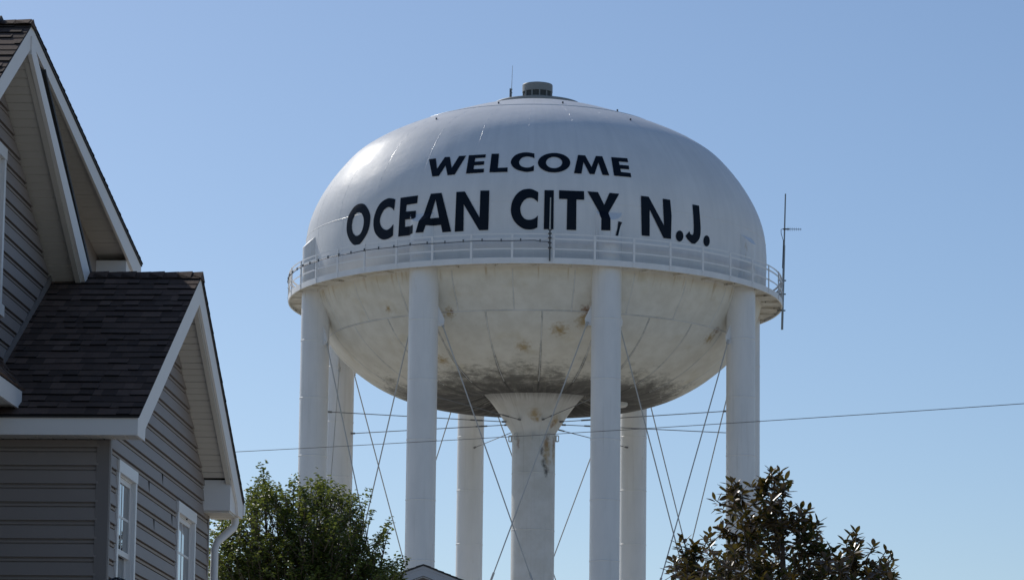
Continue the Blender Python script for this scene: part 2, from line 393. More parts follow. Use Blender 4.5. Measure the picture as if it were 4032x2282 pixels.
# ------------------------------------------------------------------ water tower
TX, TY = 0.965, 145.0
tower = empty('water_tower', (TX, TY, 0))
tag(tower, 'huge white water tower on eight legs lettered WELCOME OCEAN CITY, N.J.', 'water tower')
PROF = [(2.10, 22.38), (3.159, 22.05), (4.318, 21.971), (5.432, 22.179), (6.368, 22.541), (7.16, 22.975), (7.817, 23.452), (8.38, 23.947), (8.8, 24.468), (9.12, 25.0), (9.5, 25.6), (9.75, 26.3), (9.90, 27.0),
        (9.93, 27.6), (9.94, 28.4), (9.828, 29.371), (9.537, 30.236), (9.088, 31.061), (8.522, 31.84), (7.845, 32.564), (6.971, 33.147), (6.006, 33.616), (4.991, 34.02), (4.014, 34.362), (3.007, 34.687), (1.958, 34.929), (0.02, 35.1)]
def catmull(P, k=5):
    P = [(2 * P[0][0] - P[1][0], 2 * P[0][1] - P[1][1])] + P + [(2 * P[-1][0] - P[-2][0], 2 * P[-1][1] - P[-2][1])]
    out = []
    for i in range(1, len(P) - 2):
        for t in [j / k for j in range(k)]:
            q = []
            for c in (0, 1):
                a, b_, c_, d = P[i - 1][c], P[i][c], P[i + 1][c], P[i + 2][c]
                q.append(.5 * (2 * b_ + (c_ - a) * t + (2 * a - 5 * b_ + 4 * c_ - d) * t * t + (-a + 3 * b_ - 3 * c_ + d) * t ** 3))
            out.append(tuple(q))
    out.append(P[-2]); return out
prof = catmull(PROF, 5)
tk = MB(); tk.revolve(prof, 256); tank = tk.build('tank', M['tank'], tower); tank_me = tank.data
def tank_r(z):
    best = None
    for (r0, z0), (r1, z1) in zip(prof, prof[1:]):
        if min(z0, z1) <= z <= max(z0, z1) and abs(z1 - z0) > 1e-9:
            r_ = r0 + (r1 - r0) * (z - z0) / (z1 - z0)
            if best is None or r_ > best: best = r_
    return best

# welded plate seams standing slightly proud of the shell
sm = MB()
def ring_bead(r_, z, w_=0.022):
    sm.tube([polar(r_, k * 360 / 200, z) for k in range(201)], w_, 6, cap=False)
ring_bead(tank_r(28.87) - 0.003, 28.87, 0.014); ring_bead(5.25, 33.93, 0.016); ring_bead(tank_r(24.585), 24.585, 0.014)
def mer_bead(deg, za, zb, w_=0.016, k=14):
    sm.tube([polar(tank_r(za + (zb - za) * i / k) - 0.002, deg, za + (zb - za) * i / k) for i in range(k + 1)], w_, 6)
for k in range(27):
    mer_bead(-2.7 - 13.333 * k, 28.9, 33.85, 0.008)
    mer_bead(-0.9 - 13.333 * k, 26.6, 28.85, 0.007)
for k in range(24):
    mer_bead(-5.86 + 15 * k, 24.6, 26.15, 0.012); mer_bead(1.5 + 15 * k, 22.2, 24.56, 0.012)
sm.build('weld_seam', M['tower'], tank)

df = MB(); df.revolve([(0.02, 21.80), (0.44, 21.80), (0.50, 21.86), (0.52, 22.35)], 32, 3.48, -0.9); df.build('drain_fitting', M['riser'], tank)

# legs
PHI, RL_, LR = 16.84, 9.70, 0.603
ZCAP = 28.15
leg_shapes = []
def leg_mesh(deg):
    b = MB(); c = Vector(polar(RL_, deg, 0)); out = Vector(polar(1, deg, 0)); n = 48
    side = Vector((-out.y, out.x, 0)); rows = []
    for lev in range(2):
        for k in range(n):
            a = 2 * math.pi * k / n; d = out * math.cos(a) + side * math.sin(a); p = c + d * LR
            z = 0.25 if lev == 0 else ZCAP + LR - LR * math.cos(a)
            rows.append((p.x, p.y, z))
    b.add(rows, [(k, (k + 1) % n, n + (k + 1) % n, n + k) for k in range(n)], 0.5, True)
    b.add(rows[n:], [tuple(range(n))])
    for zz in [2.2 + 2.44 * i for i in range(10)]:
        ring = [(r_, zz + dz) for r_, dz in ((LR - 0.004, -0.03), (LR + 0.015, -0.014), (LR + 0.015, 0.014), (LR - 0.004, 0.03))]
        b.revolve(ring, 40, c.x, c.y)
    return b
bvh_v, bvh_f = [tuple(v.co) for v in tank_me.vertices], [tuple(p.vertices) for p in tank_me.polygons]
legs = []
for i in range(8):
    lb = leg_mesh(PHI + 45 * i); lo = lb.build('leg', M['leg'], tower); legs.append(lo)
    off = len(bvh_v); bvh_v += lb.v; bvh_f += [tuple(k + off for k in f) for f in lb.f]
    pier = MB(); c = polar(RL_, PHI + 45 * i, 0); pier.revolve([(0.02, 0.25), (1.0, 0.25), (1.05, 0.2), (1.05, 0.0)], 24, c[0], c[1], smooth=False)
    pier.build('footing', M['concrete'], lo)
    for sgn in (-1, 1):                          # gusset plates that take the brace rods
        a0 = Vector(polar(RL_, PHI + 45 * i, 0)); other = Vector(polar(RL_, PHI + 45 * (i + sgn), 0)); d = (other - a0).normalized(); nrm = Vector((-d.y, d.x, 0))
        gp = MB(); pl = [(LR - 0.05, 24.75), (LR + 0.02, 24.72), (LR + 0.26, 24.2), (LR + 0.24, 24.0), (LR + 0.08, 23.92), (LR - 0.05, 23.95)]
        vv = [a0 + d * s_ + nrm * t + Vector((0, 0, z)) for t in (-0.02, 0.02) for s_, z in pl]; k = len(pl)
        gp.add(vv, [tuple(range(k)), tuple(range(2 * k - 1, k - 1, -1))] + [(j, (j + 1) % k, k + (j + 1) % k, k + j) for j in range(k)])
        gp.tube([a0 + d * (LR + 0.15) + nrm * -0.07 + Vector((0, 0, 24.05)), a0 + d * (LR + 0.15) + nrm * 0.07 + Vector((0, 0, 24.05))], 0.05, 10)
        gp.build('gusset_plate', M['leg'], lo)

# painted lettering, laid on the shell and over the leg tops it crosses
tower_inv = Vector((-TX, -TY, 0))
bvh = BVHTree.FromPolygons(bvh_v, bvh_f)
def smooth_poly(P):
    n = len(P); out = []
    def corner(i):
        a = Vector(P[i]) - Vector(P[i - 1]); b = Vector(P[(i + 1) % n]) - Vector(P[i]); return abs(a.angle_signed(b, 0)) > R(38)
    cs = [corner(i) for i in range(n)]
    for i in range(n):
        p1, p2 = Vector(P[i]), Vector(P[(i + 1) % n])
        p0 = Vector(P[i - 1]) if not cs[i] else 2 * p1 - p2; p3 = Vector(P[(i + 2) % n]) if not cs[(i + 1) % n] else 2 * p2 - p1
        k = 1 if (cs[i] and cs[(i + 1) % n]) else 4
        for j in range(k):
            t = j / k; out.append(.5 * (2 * p1 + (p2 - p0) * t + (2 * p0 - 5 * p1 + 4 * p2 - p3) * t * t + (-p0 + 3 * p1 - 3 * p2 + p3) * t ** 3))
    return [(p.x, p.y) for p in out]
def ell(cx, cy, rx, ry, n=40): return [(cx + rx * math.cos(2 * math.pi * k / n), cy + ry * math.sin(2 * math.pi * k / n)) for k in range(n)]
def inside(p, polys):
    c = False
    for P in polys:
        for (x0, y0), (x1, y1) in zip(P, P[1:] + P[:1]):
            if (y0 > p[1]) != (y1 > p[1]) and p[0] < (x1 - x0) * (p[1] - y0) / (y1 - y0) + x0: c = not c
    return c
def letter(b, polys, x0, y0, s, smooth=True):
    polys = [[(x0 + p[0] * s, y0 + p[1] * s) for p in (smooth_poly(P) if smooth else P)] for P in polys]
    verts, edges = [], []
    for P in polys:
        dense = []
        for a, c in zip(P, P[1:] + P[:1]):
            k = max(1, int(math.hypot(c[0] - a[0], c[1] - a[1]) / 5))
            dense += [(a[0] + (c[0] - a[0]) * j / k, a[1] + (c[1] - a[1]) * j / k) for j in range(k)]
        o0 = len(verts); verts += [Vector(p) for p in dense]; edges += [(o0 + j, o0 + (j + 1) % len(dense)) for j in range(len(dense))]
    xs = [v.x for v in verts]; ys = [v.y for v in verts]; gx = min(xs) + 2.5
    while gx < max(xs):
        gy = min(ys) + 2.5
        while gy < max(ys):
            if inside((gx, gy), polys): verts.append(Vector((gx, gy)))
            gy += 5
        gx += 5
    ov, oe, of, *_ = delaunay_2d_cdt(verts, edges, [], 0, 1e-4)
    pts = []
    for v in ov:
        d = ray(v.x, v.y); h = bvh.ray_cast(EYE + tower_inv, d)
        pts.append(h[0] - d * 0.03 if h[0] is not None else None)
    fs = [f for f in of if inside((sum(ov[i].x for i in f) / 3, sum(ov[i].y for i in f) / 3), polys) and all(pts[i] is not None for i in f)]
    b.add([p if p is not None else (0, 0, 25) for p in pts], fs)
A_, B_, C_ = (1650, 560, .28846), (2150, 560, .28842), (1300, 700, .26428)
wl = MB()
letter(wl, [[(135, 232), (228, 220), (245, 362), (352, 203), (420, 199), (445, 350), (547, 188), (643, 182), (487, 440), (388, 450), (362, 318), (268, 460), (180, 467)]], *A_, smooth=False)
letter(wl, [[(680, 178), (912, 165), (906, 208), (770, 217), (757, 265), (890, 258), (886, 306), (752, 315), (745, 367), (888, 360), (882, 412), (640, 428)]], *A_, smooth=False)
letter(wl, [[(990, 158), (1092, 155), (1075, 350), (1209, 344), (1207, 405), (960, 410)]], *A_, smooth=False)
letter(wl, [[(1575, 155), (1575, 220), (1550, 207), (1500, 196), (1470, 195), (1420, 205), (1385, 230), (1365, 265), (1372, 300), (1395, 325), (1440, 342), (1490, 345), (1530, 335), (1568, 315), (1567, 390), (1530, 398), (1480, 404), (1420, 398), (1340, 375), (1285, 340), (1255, 290), (1255, 255), (1275, 215), (1325, 170), (1395, 145), (1460, 138), (1520, 143)]], *A_)
letter(wl, [ell(1844, 279, 221, 133), ell(1844, 277, 111, 77)], *A_, smooth=False)
letter(wl, [[(437, 173), (535, 180), (622, 338), (680, 187), (768, 192), (865, 452), (772, 445), (715, 278), (662, 436), (597, 433), (512, 270), (485, 428), (382, 423)]], *B_, smooth=False)
letter(wl, [[(890, 203), (1110, 218), (1122, 272), (993, 262), (1005, 308), (1130, 318), (1137, 370), (1015, 362), (1025, 405), (1155, 420), (1165, 477), (930, 455)]], *B_, smooth=False)
tag(wl.build('lettering', M['letter'], tank), 'navy painted word WELCOME')
wl = MB()
letter(wl, [[(470, 383), (515, 400), (565, 470), (595, 560), (590, 680), (560, 800), (500, 910), (440, 985), (390, 1003), (340, 990), (285, 920), (250, 820), (245, 720), (260, 610), (290, 530), (350, 440), (410, 395)], [(430, 512), (470, 530), (495, 590), (500, 660), (485, 750), (450, 830), (405, 863), (370, 860), (335, 810), (322, 730), (330, 650), (350, 590), (385, 530)]], *C_)
letter(wl, [[(970, 322), (950, 490), (925, 455), (890, 438), (850, 440), (800, 480), (765, 540), (740, 620), (745, 690), (775, 745), (820, 773), (860, 770), (900, 740), (940, 690), (935, 860), (895, 890), (830, 917), (770, 915), (715, 880), (665, 810), (645, 720), (645, 640), (660, 560), (700, 450), (760, 365), (830, 318), (880, 303), (940, 310)]], *C_)
letter(wl, [[(1048, 297), (1307, 262), (1295, 378), (1138, 402), (1128, 502), (1278, 490), (1275, 580), (1245, 607), (1115, 622), (1113, 730), (1195, 720), (1228, 695), (1225, 825), (1180, 855), (1013, 875)]], *C_, smooth=False)
letter(wl, [[(1500, 237), (1660, 223), (1803, 800), (1672, 810), (1650, 700), (1530, 712), (1422, 705), (1387, 810), (1270, 817), (1320, 640), (1390, 555)], [(1570, 322), (1622, 592), (1488, 605)]], *C_, smooth=False)
letter(wl, [[(1880, 210), (2005, 203), (2225, 590), (2238, 190), (2372, 188), (2355, 775), (2220, 780), (1990, 395), (1985, 793), (1855, 803)]], *C_, smooth=False)
tag(wl.build('lettering', M['letter'], tank), 'navy painted word OCEAN')
wl = MB()
letter(wl, [[(1628, 680), (1622, 818), (1590, 785), (1555, 765), (1510, 758), (1460, 772), (1415, 815), (1385, 880), (1385, 945), (1405, 1000), (1445, 1045), (1500, 1058), (1550, 1050), (1590, 1030), (1622, 998), (1615, 1162), (1560, 1185), (1500, 1190), (1430, 1180), (1350, 1130), (1290, 1060), (1257, 970), (1255, 890), (1275, 800), (1330, 710), (1400, 655), (1470, 637), (1540, 640)]], *A_)
letter(wl, [[(1713, 653), (1840, 655), (1835, 1188), (1703, 1186)]], *A_, smooth=False)
letter(wl, [[(178, 655), (520, 668), (522, 785), (415, 782), (412, 1198), (282, 1193), (290, 775), (178, 772)]], *B_, smooth=False)
letter(wl, [[(566, 670), (710, 680), (795, 855), (868, 690), (1000, 703), (852, 965), (880, 1040), (880, 1203), (752, 1200), (755, 1040), (735, 995), (728, 955)]], *B_, smooth=False)
letter(wl, [[(990, 1078), (1040, 1092), (1015, 1150), (985, 1275), (950, 1272), (975, 1180)]], *B_, smooth=False)
tag(wl.build('lettering', M['letter'], tank), 'navy painted word CITY,')
wl = MB()
letter(wl, [[(1296, 730), (1402, 743), (1612, 1135), (1595, 770), (1695, 785), (1715, 1000), (1707, 1318), (1607, 1308), (1415, 915), (1416, 1280), (1308, 1272)]], *B_, smooth=False)
letter(wl, [ell(1825, 1279, 51, 75)], *B_, smooth=False)
letter(wl, [[(2000, 848), (2090, 865), (2110, 1130), (2108, 1260), (2085, 1330), (2035, 1385), (1990, 1380), (1935, 1325), (1905, 1278), (1960, 1212), (1970, 1250), (1995, 1265), (2015, 1240), (2018, 1130), (2012, 1000)]], *B_)
letter(wl, [ell(2193, 1346, 43, 75)], *B_, smooth=False)
tag(wl.build('lettering', M['letter'], tank), 'navy painted word N.J.')

# walkway: channel fascia, floor plate, radial joists underneath
wk = MB(); RW, ZW = 10.62, 26.19
wk.revolve([(RW - 0.07, ZW), (RW, ZW), (RW, ZW + 0.24), (RW - 0.07, ZW + 0.24), (RW - 0.07, ZW + 0.225), (RW - 0.012, ZW + 0.225), (RW - 0.012, ZW + 0.015), (RW - 0.07, ZW + 0.015)], 256, closed=True, smooth=False)
wk.revolve([(9.70, ZW + 0.10), (RW - 0.013, ZW + 0.10), (RW - 0.013, ZW + 0.112), (9.70, ZW + 0.112)], 256, closed=True, smooth=False)
for k in range(40):
    a = R(8 + 9 * k); d = Vector((math.sin(a), -math.cos(a), 0)); s_ = Vector((d.y, -d.x, 0)) * 0.012
    v = [d * r_ + s_ * q + Vector((0, 0, z)) for z in (ZW + 0.03, ZW + 0.099) for r_, q in ((9.68, -1), (RW - 0.02, -1), (RW - 0.02, 1), (9.68, 1))]
    wk.add(v, [(3, 2, 1, 0), (0, 1, 5, 4), (1, 2, 6, 5), (2, 3, 7, 6), (3, 0, 4, 7)])
fix_normals(wk.build('walkway', M['walkway'], tower))
rl = MB()
def rail_ring(z, w_, h):
    r0 = RW - 0.02; rl.revolve([(r0 - w_, z - 0.012), (r0, z - h), (r0 + 0.012, z - h), (r0 + 0.012, z), (r0 - w_, z)], 256, closed=True, smooth=False)
rail_ring(27.41, 0.06, 0.05); rail_ring(27.23, 0.05, 0.07); rail_ring(26.81, 0.05, 0.055)
railing = fix_normals(rl.build('railing', M['rail'], tower))
pb = MB(); pb.box(-0.045, 0.045, -0.006, 0.006, 26.20, 27.40); pb.box(0.033, 0.045, -0.0061, 0.05, 26.44, 27.39)
for z in (27.2, 26.8, 26.36): pb.box(-0.016, 0.016, -0.03, -0.006, z - 0.016, z + 0.016)
post_me = pb.mesh('railing_post'); post_me.materials.append(M['rail'])
for k in range(40):
    o = link('railing_post', post_me, None, railing); deg = 3.5 + 9 * k; o.location = polar(RW + 0.012, deg, 0); o.rotation_euler = (0, 0, R(deg))

# riser pipe with flared top, lifting lugs round it
rs = MB()
rs.revolve(chaikin([(0.924, 0.2), (0.924, 20.55), (0.93, 20.72), (1.18, 21.10), (1.52, 21.62), (1.86, 22.08), (2.06, 22.30), (2.16, 22.40)], 1), 96)
for zz in [1.9 + 2.44 * i for i in range(8)] + [20.74]: rs.revolve([(0.92, zz - 0.03), (0.937, zz - 0.012), (0.937, zz + 0.012), (0.92, zz + 0.03)], 96)
rs.revolve([(2.2, 22.33), (2.225, 22.36), (2.2, 22.40)], 96)
riser = rs.build('riser_pipe', M['riser'], tower)
for k in range(8):
    deg = -5.5 + 45 * k; d = Vector(polar(1, deg, 0)); s_ = Vector((d.y, -d.x, 0)) * 0.018; lg = MB()
    def plate(x0, x1, z0, z1): 
        v = [d * r_ + s_ * q + Vector((0, 0, z)) for z in (z0, z1) for r_, q in ((x0, -1), (x1, -1), (x1, 1), (x0, 1))]
        lg.add(v, [(3, 2, 1, 0), (4, 5, 6, 7), (0, 1, 5, 4), (1, 2, 6, 5), (2, 3, 7, 6), (3, 0, 4, 7)])
    plate(0.91, 0.985, 20.36, 20.66); plate(0.985, 1.05, 20.36, 20.41); plate(0.985, 1.05, 20.61, 20.66); plate(1.05, 1.09, 20.38, 20.64)
    lg.build('lifting_lug', M['riser'], riser)
# rods
def rod(name, a, b_, r_, turn=0.0, mat='rod'):
    b = MB(); a, b_ = Vector(a), Vector(b_); d = (b_ - a)
    b.tube([a, b_], r_, 8)
    if turn: b.tube([a + d * turn, a + d * (turn + 0.55 / d.length)], r_ * 1.9, 8)
    for e, q in ((a, 1), (b_, -1)): b.tube([e - d.normalized() * 0.02 * q, e + d.normalized() * 0.16 * q], r_ * 2.3, 8)
    return b.build(name, M[mat], tower)
for i in range(8):
    a0, a1 = Vector(polar(RL_, PHI + 45 * i, 0)), Vector(polar(RL_, PHI + 45 * (i + 1), 0)); d = (a1 - a0).normalized(); nn = Vector((-d.y, d.x, 0)) * 0.05
    Z1, Z0 = 24.05, 7.75
    rod('brace_rod', a0 + d * (LR + 0.15) + nn + Vector((0, 0, Z1)), a1 - d * (LR + 0.15) + nn + Vector((0, 0, Z0)), 0.025, 0.62)
    rod('brace_rod', a1 - d * (LR + 0.15) - nn + Vector((0, 0, Z1)), a0 + d * (LR + 0.15) - nn + Vector((0, 0, Z0)), 0.025, 0.62)
    rod('brace_rod', a0 + d * (LR + 0.05) + nn + Vector((0, 0, 7.6)), a1 - d * (LR + 0.05) + nn + Vector((0, 0, 0.4)), 0.03, 0)
    rod('brace_rod', a1 - d * (LR + 0.05) - nn + Vector((0, 0, 7.6)), a0 + d * (LR + 0.05) - nn + Vector((0, 0, 0.4)), 0.03, 0)
    st = MB(); st.tube([a0 + d * (LR - 0.02) + Vector((0, 0, 7.68)), a1 - d * (LR - 0.02) + Vector((0, 0, 7.68))], 0.16, 14); st.build('strut_pipe', M['leg'], tower)
    out = a0.normalized()
    rod('tie_rod', out * (RL_ - LR - 0.02) + Vector((0, 0, 21.2)), out * 1.27 + Vector((0, 0, 21.17)), 0.018, 0.80, 'tie')

# roof curb, vent, lugs
rp = MB(); rp.revolve([(1.90, 34.90), (1.93, 34.94), (1.93, 35.07), (1.90, 35.10), (0.66, 35.37), (0.60, 35.37)], 96, smooth=False)
rp.build('roof_plate', M['vent'], tower)
vt = MB(); vt.revolve([(0.60, 35.66), (0.66, 35.66), (0.66, 35.97), (0.645, 36.0), (0.45, 36.05), (0.01, 36.08)], 64, smooth=False); vt.revolve([(0.67, 35.36), (0.67, 35.41), (0.60, 35.41)], 64, smooth=False)
vent = vt.build('roof_vent', M['vent'], tower)
vc = MB(); vc.revolve([(0.615, 35.405), (0.615, 35.67)], 64); vc.build('vent_screen', M['screen'], vent)
for k in range(12):
    a = R(8 + 30 * k); d = Vector((math.sin(a), -math.cos(a), 0)); s_ = Vector((d.y, -d.x, 0)) * 0.03; rb = MB()
    v = [d * r_ + s_ * q + Vector((0, 0, z)) for z in (35.41, 35.66) for r_, q in ((0.60, -1), (0.65, -1), (0.65, 1), (0.60, 1))]
    rb.add(v, [(0, 1, 5, 4), (1, 2, 6, 5), (2, 3, 7, 6), (3, 0, 4, 7)]); rb.build('vent_rib', M['vent'], vent)
for k in range(10):
    for r_, z, deg in ((4.63, 34.17, -21 + 34 * k), (6.9, 33.2, -38 + 36 * k)):
        if k % 2 and r_ > 5: continue
        lb = MB(); p = Vector(polar(r_, deg, z)); lb.tube([p - Vector((0, 0, 0.06)), p + Vector((0, 0, 0.06))], 0.036, 8); lb.build('roof_lug', M['dark_steel'], tower)

# ------------------------------------------------------------------ antennas on the tower
p = at(2009, 388, 144.6); ant = empty('roof_antenna', p)
tag(ant, 'thin whip antenna on a short bracket beside the roof vent', 'antenna')
b = MB(); b.tube([(0, 0, -0.08), (0, 0, 0.44)], 0.034, 8); b.build('mount_post', M['dark_steel'], ant)
b = MB(); b.tube([(0.055, 0, 0.05), (0.055, 0, 0.42)], 0.018, 8); b.tube([(0.055, 0, 0.42), (0.085, 0, 1.46)], [0.013, 0.008], 8); b.build('whip', M['whip'], ant)
for z in (0.40, 0.25):
    b = MB(); b.box(-0.03, 0.09, -0.03, 0.03, z - 0.025, z + 0.025); b.build('clamp', M['steel'], ant)

a_deg = math.degrees(math.asin((2155 - 2107) / 1046.0))
p = Vector(polar(RW + 0.06, a_deg, 26.30)) + Vector((TX, TY, 0)); ant = empty('railing_antenna', p)
tag(ant, 'slim whip antenna clamped to the walkway railing in front of the letter I', 'antenna')
b = MB(); b.tube([(0, 0, -0.02), (0, 0, 1.42)], 0.032, 8); b.build('mast', M['dark_steel'], ant)
b = MB(); b.tube([(0.0, -0.05, 1.25), (0.012, -0.05, 2.55)], [0.028, 0.022], 8); b.build('whip', M['whip'], ant)
for z in (0.52, 0.72, 0.93, 1.10, 1.25):
    b = MB(); b.box(-0.07, 0.07, -0.06, 0.07, z - 0.02, z + 0.02); b.build('clamp', M['dark_steel'], ant)
cb = MB(); pts = []
for k in range(90):
    deg = a_deg - k * 1.05; pts.append(Vector(polar(RW + 0.03, deg, 27.10 - 0.035 * (k < 3) + 0.012 * math.sin(k * 0.5))) + Vector((TX, TY, 0)) - p)
cb.tube(pts, 0.014, 6); cab = cb.build('cable', M['cable'], ant)
for k in range(2, 88, 4):
    b = MB(); q = pts[k]; b.box(q.x - 0.025, q.x + 0.025, q.y - 0.03, q.y + 0.04, q.z - 0.02, q.z + 0.085); b.build('clip', M['dark_steel'], cab)

p0, p1 = at(3079.6, 1297, 144.8), at(3092.8, 763, 144.8); ant = empty('mast_antenna', p0); d = p1 - p0
tag(ant, 'tall grey mast with a small ladder antenna at the right end of the walkway', 'antenna')
b = MB(); b.tube([(0, 0, 0), d * 0.62], 0.05, 10); b.tube([d * 0.62, d], [0.034, 0.03], 10); b.build('mast', M['steel'], ant)
yz = d * 0.737
b = MB(); b.tube([yz + Vector((-0.12, -0.06, 0)), yz + Vector((0.72, -0.06, 0.0))], 0.014, 6)
for k in range(7):
    x = 0.14 + 0.092 * k; h = 0.085 - 0.005 * k; b.tube([yz + Vector((x, -0.06, -h)), yz + Vector((x, -0.06, h))], 0.008, 6)
b.box(yz.x - 0.07, yz.x + 0.2, yz.y - 0.10, yz.y - 0.02, yz.z - 0.025, yz.z + 0.025)
b.build('ladder_antenna', M['dark_steel'], ant)
b = MB(); b.tube([yz + Vector((-0.12, -0.06, 0)), yz + Vector((-0.16, -0.06, -0.03)), yz + Vector((-0.15, -0.05, -0.2)), yz + Vector((-0.06, -0.05, -0.5)), d * 0.45 + Vector((-0.06, -0.04, 0))], 0.014, 6); b.build('cable', M['cable'], ant)
for t in (0.14, 0.26, 0.36):
    b = MB(); q = d * t; b.box(q.x - 0.24, q.x + 0.12, q.y - 0.03, q.y + 0.03, q.z - 0.025, q.z + 0.025); b.build('clamp', M['dark_steel'], ant)

# ------------------------------------------------------------------ overhead wire
A, Bp, mid = at(700, 1789, 62), at(4300, 1569, 52), at(2400, 1699, 57)
b = MB(); pts = []
for k in range(-60, 101):
    t = k / 40; L0 = A.lerp(Bp, t); sag = 4 * max(0.0, t * (1 - t)) * (mid.z - A.lerp(Bp, (mid.x - A.x) / (Bp.x - A.x)).z) / (4 * 0.472 * 0.528); pts.append(L0 + Vector((0, 0, sag)))
b.tube(pts, 0.0062, 6); tag(b.build('overhead_wire', M['wire']), 'thin dark utility wire slung across the sky in front of the tower legs', 'wire')

# ------------------------------------------------------------------ shingles, siding, soffits
def shingle_slope(b, x0, x1, P0, P1, exposure=0.165, seed=1, x0b=None, x1b=None):
    """courses of separate tabs between the eave line P0=(u,z) and the ridge line P1=(u,z); x from x0 to x1 (x0b, x1b at the ridge)"""
    rnd = random.Random(seed); u0, z0 = P0; u1, z1 = P1; L = math.hypot(u1 - u0, z1 - z0); nC = max(1, round(L / exposure))
    du, dz = (u1 - u0) / L, (z1 - z0) / L; nu, nz = (-dz, du) if du > 0 else (dz, -du)
    if nz < 0: nu, nz = -nu, -nz
    x0b = x0 if x0b is None else x0b; x1b = x1 if x1b is None else x1b
    for c in range(nC):
        s0, s1 = L * c / nC, L * (c + 1) / nC + 0.01; f = c / nC; xa, xb = x0 + (x0b - x0) * f, x1 + (x1b - x1) * f
        x = xa; wob = rnd.uniform(-0.004, 0.004)
        while x < xb - 1e-4:
            wd = rnd.uniform(0.07, 0.19); xe = min(xb, x + wd); tn = min(1, max(0, rnd.gauss(0.42, 0.30))); thick = rnd.choice((0.009, 0.011, 0.018)); wob2 = max(-0.012, min(0.012, wob + rnd.uniform(-0.008, 0.008)))
            def Q(xx, s, h): return (xx, u0 + du * s + nu * h, z0 + dz * s + nz * h)
            sa = s0 + (wob if c else 0); sb = s0 + (wob2 if c else 0); wob = wob2
            nf = len(b.f); b.add([Q(x, sa, thick), Q(xe, sb, thick), Q(xe, s1, 0.003), Q(x, s1, 0.003), Q(x, sa, -0.004), Q(xe, sb, -0.004)], [(0, 1, 2, 3), (4, 5, 1, 0), (1, 5, 2), (4, 0, 3)], tn)
            for q in (1, 2, 3): b.mi[nf + q] = 1
            x = xe
def deck(b, x0, x1, P0, P1, t=0.025):
    (u0, z0), (u1, z1) = P0, P1; b.prism([(u0, z0 - 0.004), (u1, z1 - 0.004), (u1, z1 - t), (u0, z0 - t)], x0, x1, 'x')
def ridge_caps(b, x0, x1, u, z, s, seed=3):
    rnd = random.Random(seed); x = x0; k = 0
    while x < x1 - 1e-3:
        xe = min(x1, x + 0.14); h = 0.012 + 0.004 * (k % 2); w_ = 0.15; t = min(1, max(0, rnd.gauss(0.45, 0.2)))
        b.add([(x, u - w_, z - w_ * s + h), (x, u, z + h + 0.006), (x, u + w_, z - w_ * s + h), (xe + 0.04, u - w_, z - w_ * s + h + 0.008), (xe + 0.04, u, z + h + 0.014), (xe + 0.04, u + w_, z - w_ * s + h + 0.008)], [(0, 3, 4, 1), (1, 4, 5, 2), (0, 1, 2, 5, 4, 3)], t)
        x = xe; k += 1
EXP = 0.165
SIDE_PROF = [(0.0, 0.028), (0.114, 0.016), (0.116, -0.004), (0.124, -0.004), (0.127, 0.014), (0.146, 0.018), (0.149, -0.006), (0.165, -0.006), (0.165, 0.028)]
def siding_wall(b, P, z0, z1, zoff, span, holes=()):
    """lap siding; P(s, z, o) gives a point at run s, height z and proud offset o; span(z) -> (s0, s1) or None"""
    k = math.floor((z0 - zoff) / EXP)
    while zoff + k * EXP < z1:
        zb = zoff + k * EXP
        for (a, oa), (c, oc) in zip(SIDE_PROF, SIDE_PROF[1:]):
            cuts = sorted({max(z0, min(z1, q)) for q in [zb + a, zb + c] + [h[i] for h in holes for i in (2, 3) if zb + a < h[i] < zb + c]})
            if a == c and z0 <= zb + a <= z1: cuts = [zb + a, zb + a]
            for q0, q1 in zip(cuts, cuts[1:]):
                if q1 - q0 < 1e-6 and a != c: continue
                f0 = (q0 - zb - a) / (c - a) if c > a else 0; f1 = (q1 - zb - a) / (c - a) if c > a else 1
                o0, o1 = oa + (oc - oa) * f0, oa + (oc - oa) * f1; s0, s1 = span(q0), span(q1)
                if s0 is None or s1 is None: continue
                segs = [(s0[0], s0[1], s1[0], s1[1])]; zm = (q0 + q1) / 2
                for h in holes:
                    if h[2] < zm < h[3]:
                        new = []
                        for a0, b0, a1, b1 in segs:
                            if a0 < h[0]: new.append((a0, min(b0, h[0]), a1, min(b1, h[0])))
                            if b0 > h[1]: new.append((max(a0, h[1]), b0, max(a1, h[1]), b1))
                        segs = new
                for a0, b0, a1, b1 in segs: b.quad(P(a0, q0, o0), P(b0, q0, o0), P(b1, q1, o1), P(a1, q1, o1))
        k += 1
def soffit_run(b, x0, x1, P0, P1, rib=0.105):
    """ribbed vinyl soffit under a sloped overhang between x0 and x1, ribs run across the slope"""
    (u0, z0), (u1, z1) = P0, P1; L = math.hypot(u1 - u0, z1 - z0); n = max(1, int(L / rib))
    for k in range(n):
        def Q(x, s, h): t = s / L; return (x, u0 + (u1 - u0) * t, z0 + (z1 - z0) * t - h)
        s0, s1 = L * k / n, L * (k + 1) / n; deep = -0.030 if k % 3 == 0 else -0.016; g_ = 0.020 if k % 3 == 0 else 0.013
        b.quad(Q(x0, s0, deep), Q(x1, s0, deep), Q(x1, s0 + g_, deep), Q(x0, s0 + g_, deep)); b.quad(Q(x0, s0 + g_, deep), Q(x1, s0 + g_, deep), Q(x1, s0 + g_, 0.0), Q(x0, s0 + g_, 0.0))
        b.quad(Q(x0, s0 + g_, 0), Q(x1, s0 + g_, 0), Q(x1, s1, 0.003), Q(x0, s1, 0.003)); b.quad(Q(x0, s1, 0.003), Q(x1, s1, 0.003), Q(x1, s1, -0.016), Q(x0, s1, -0.016))

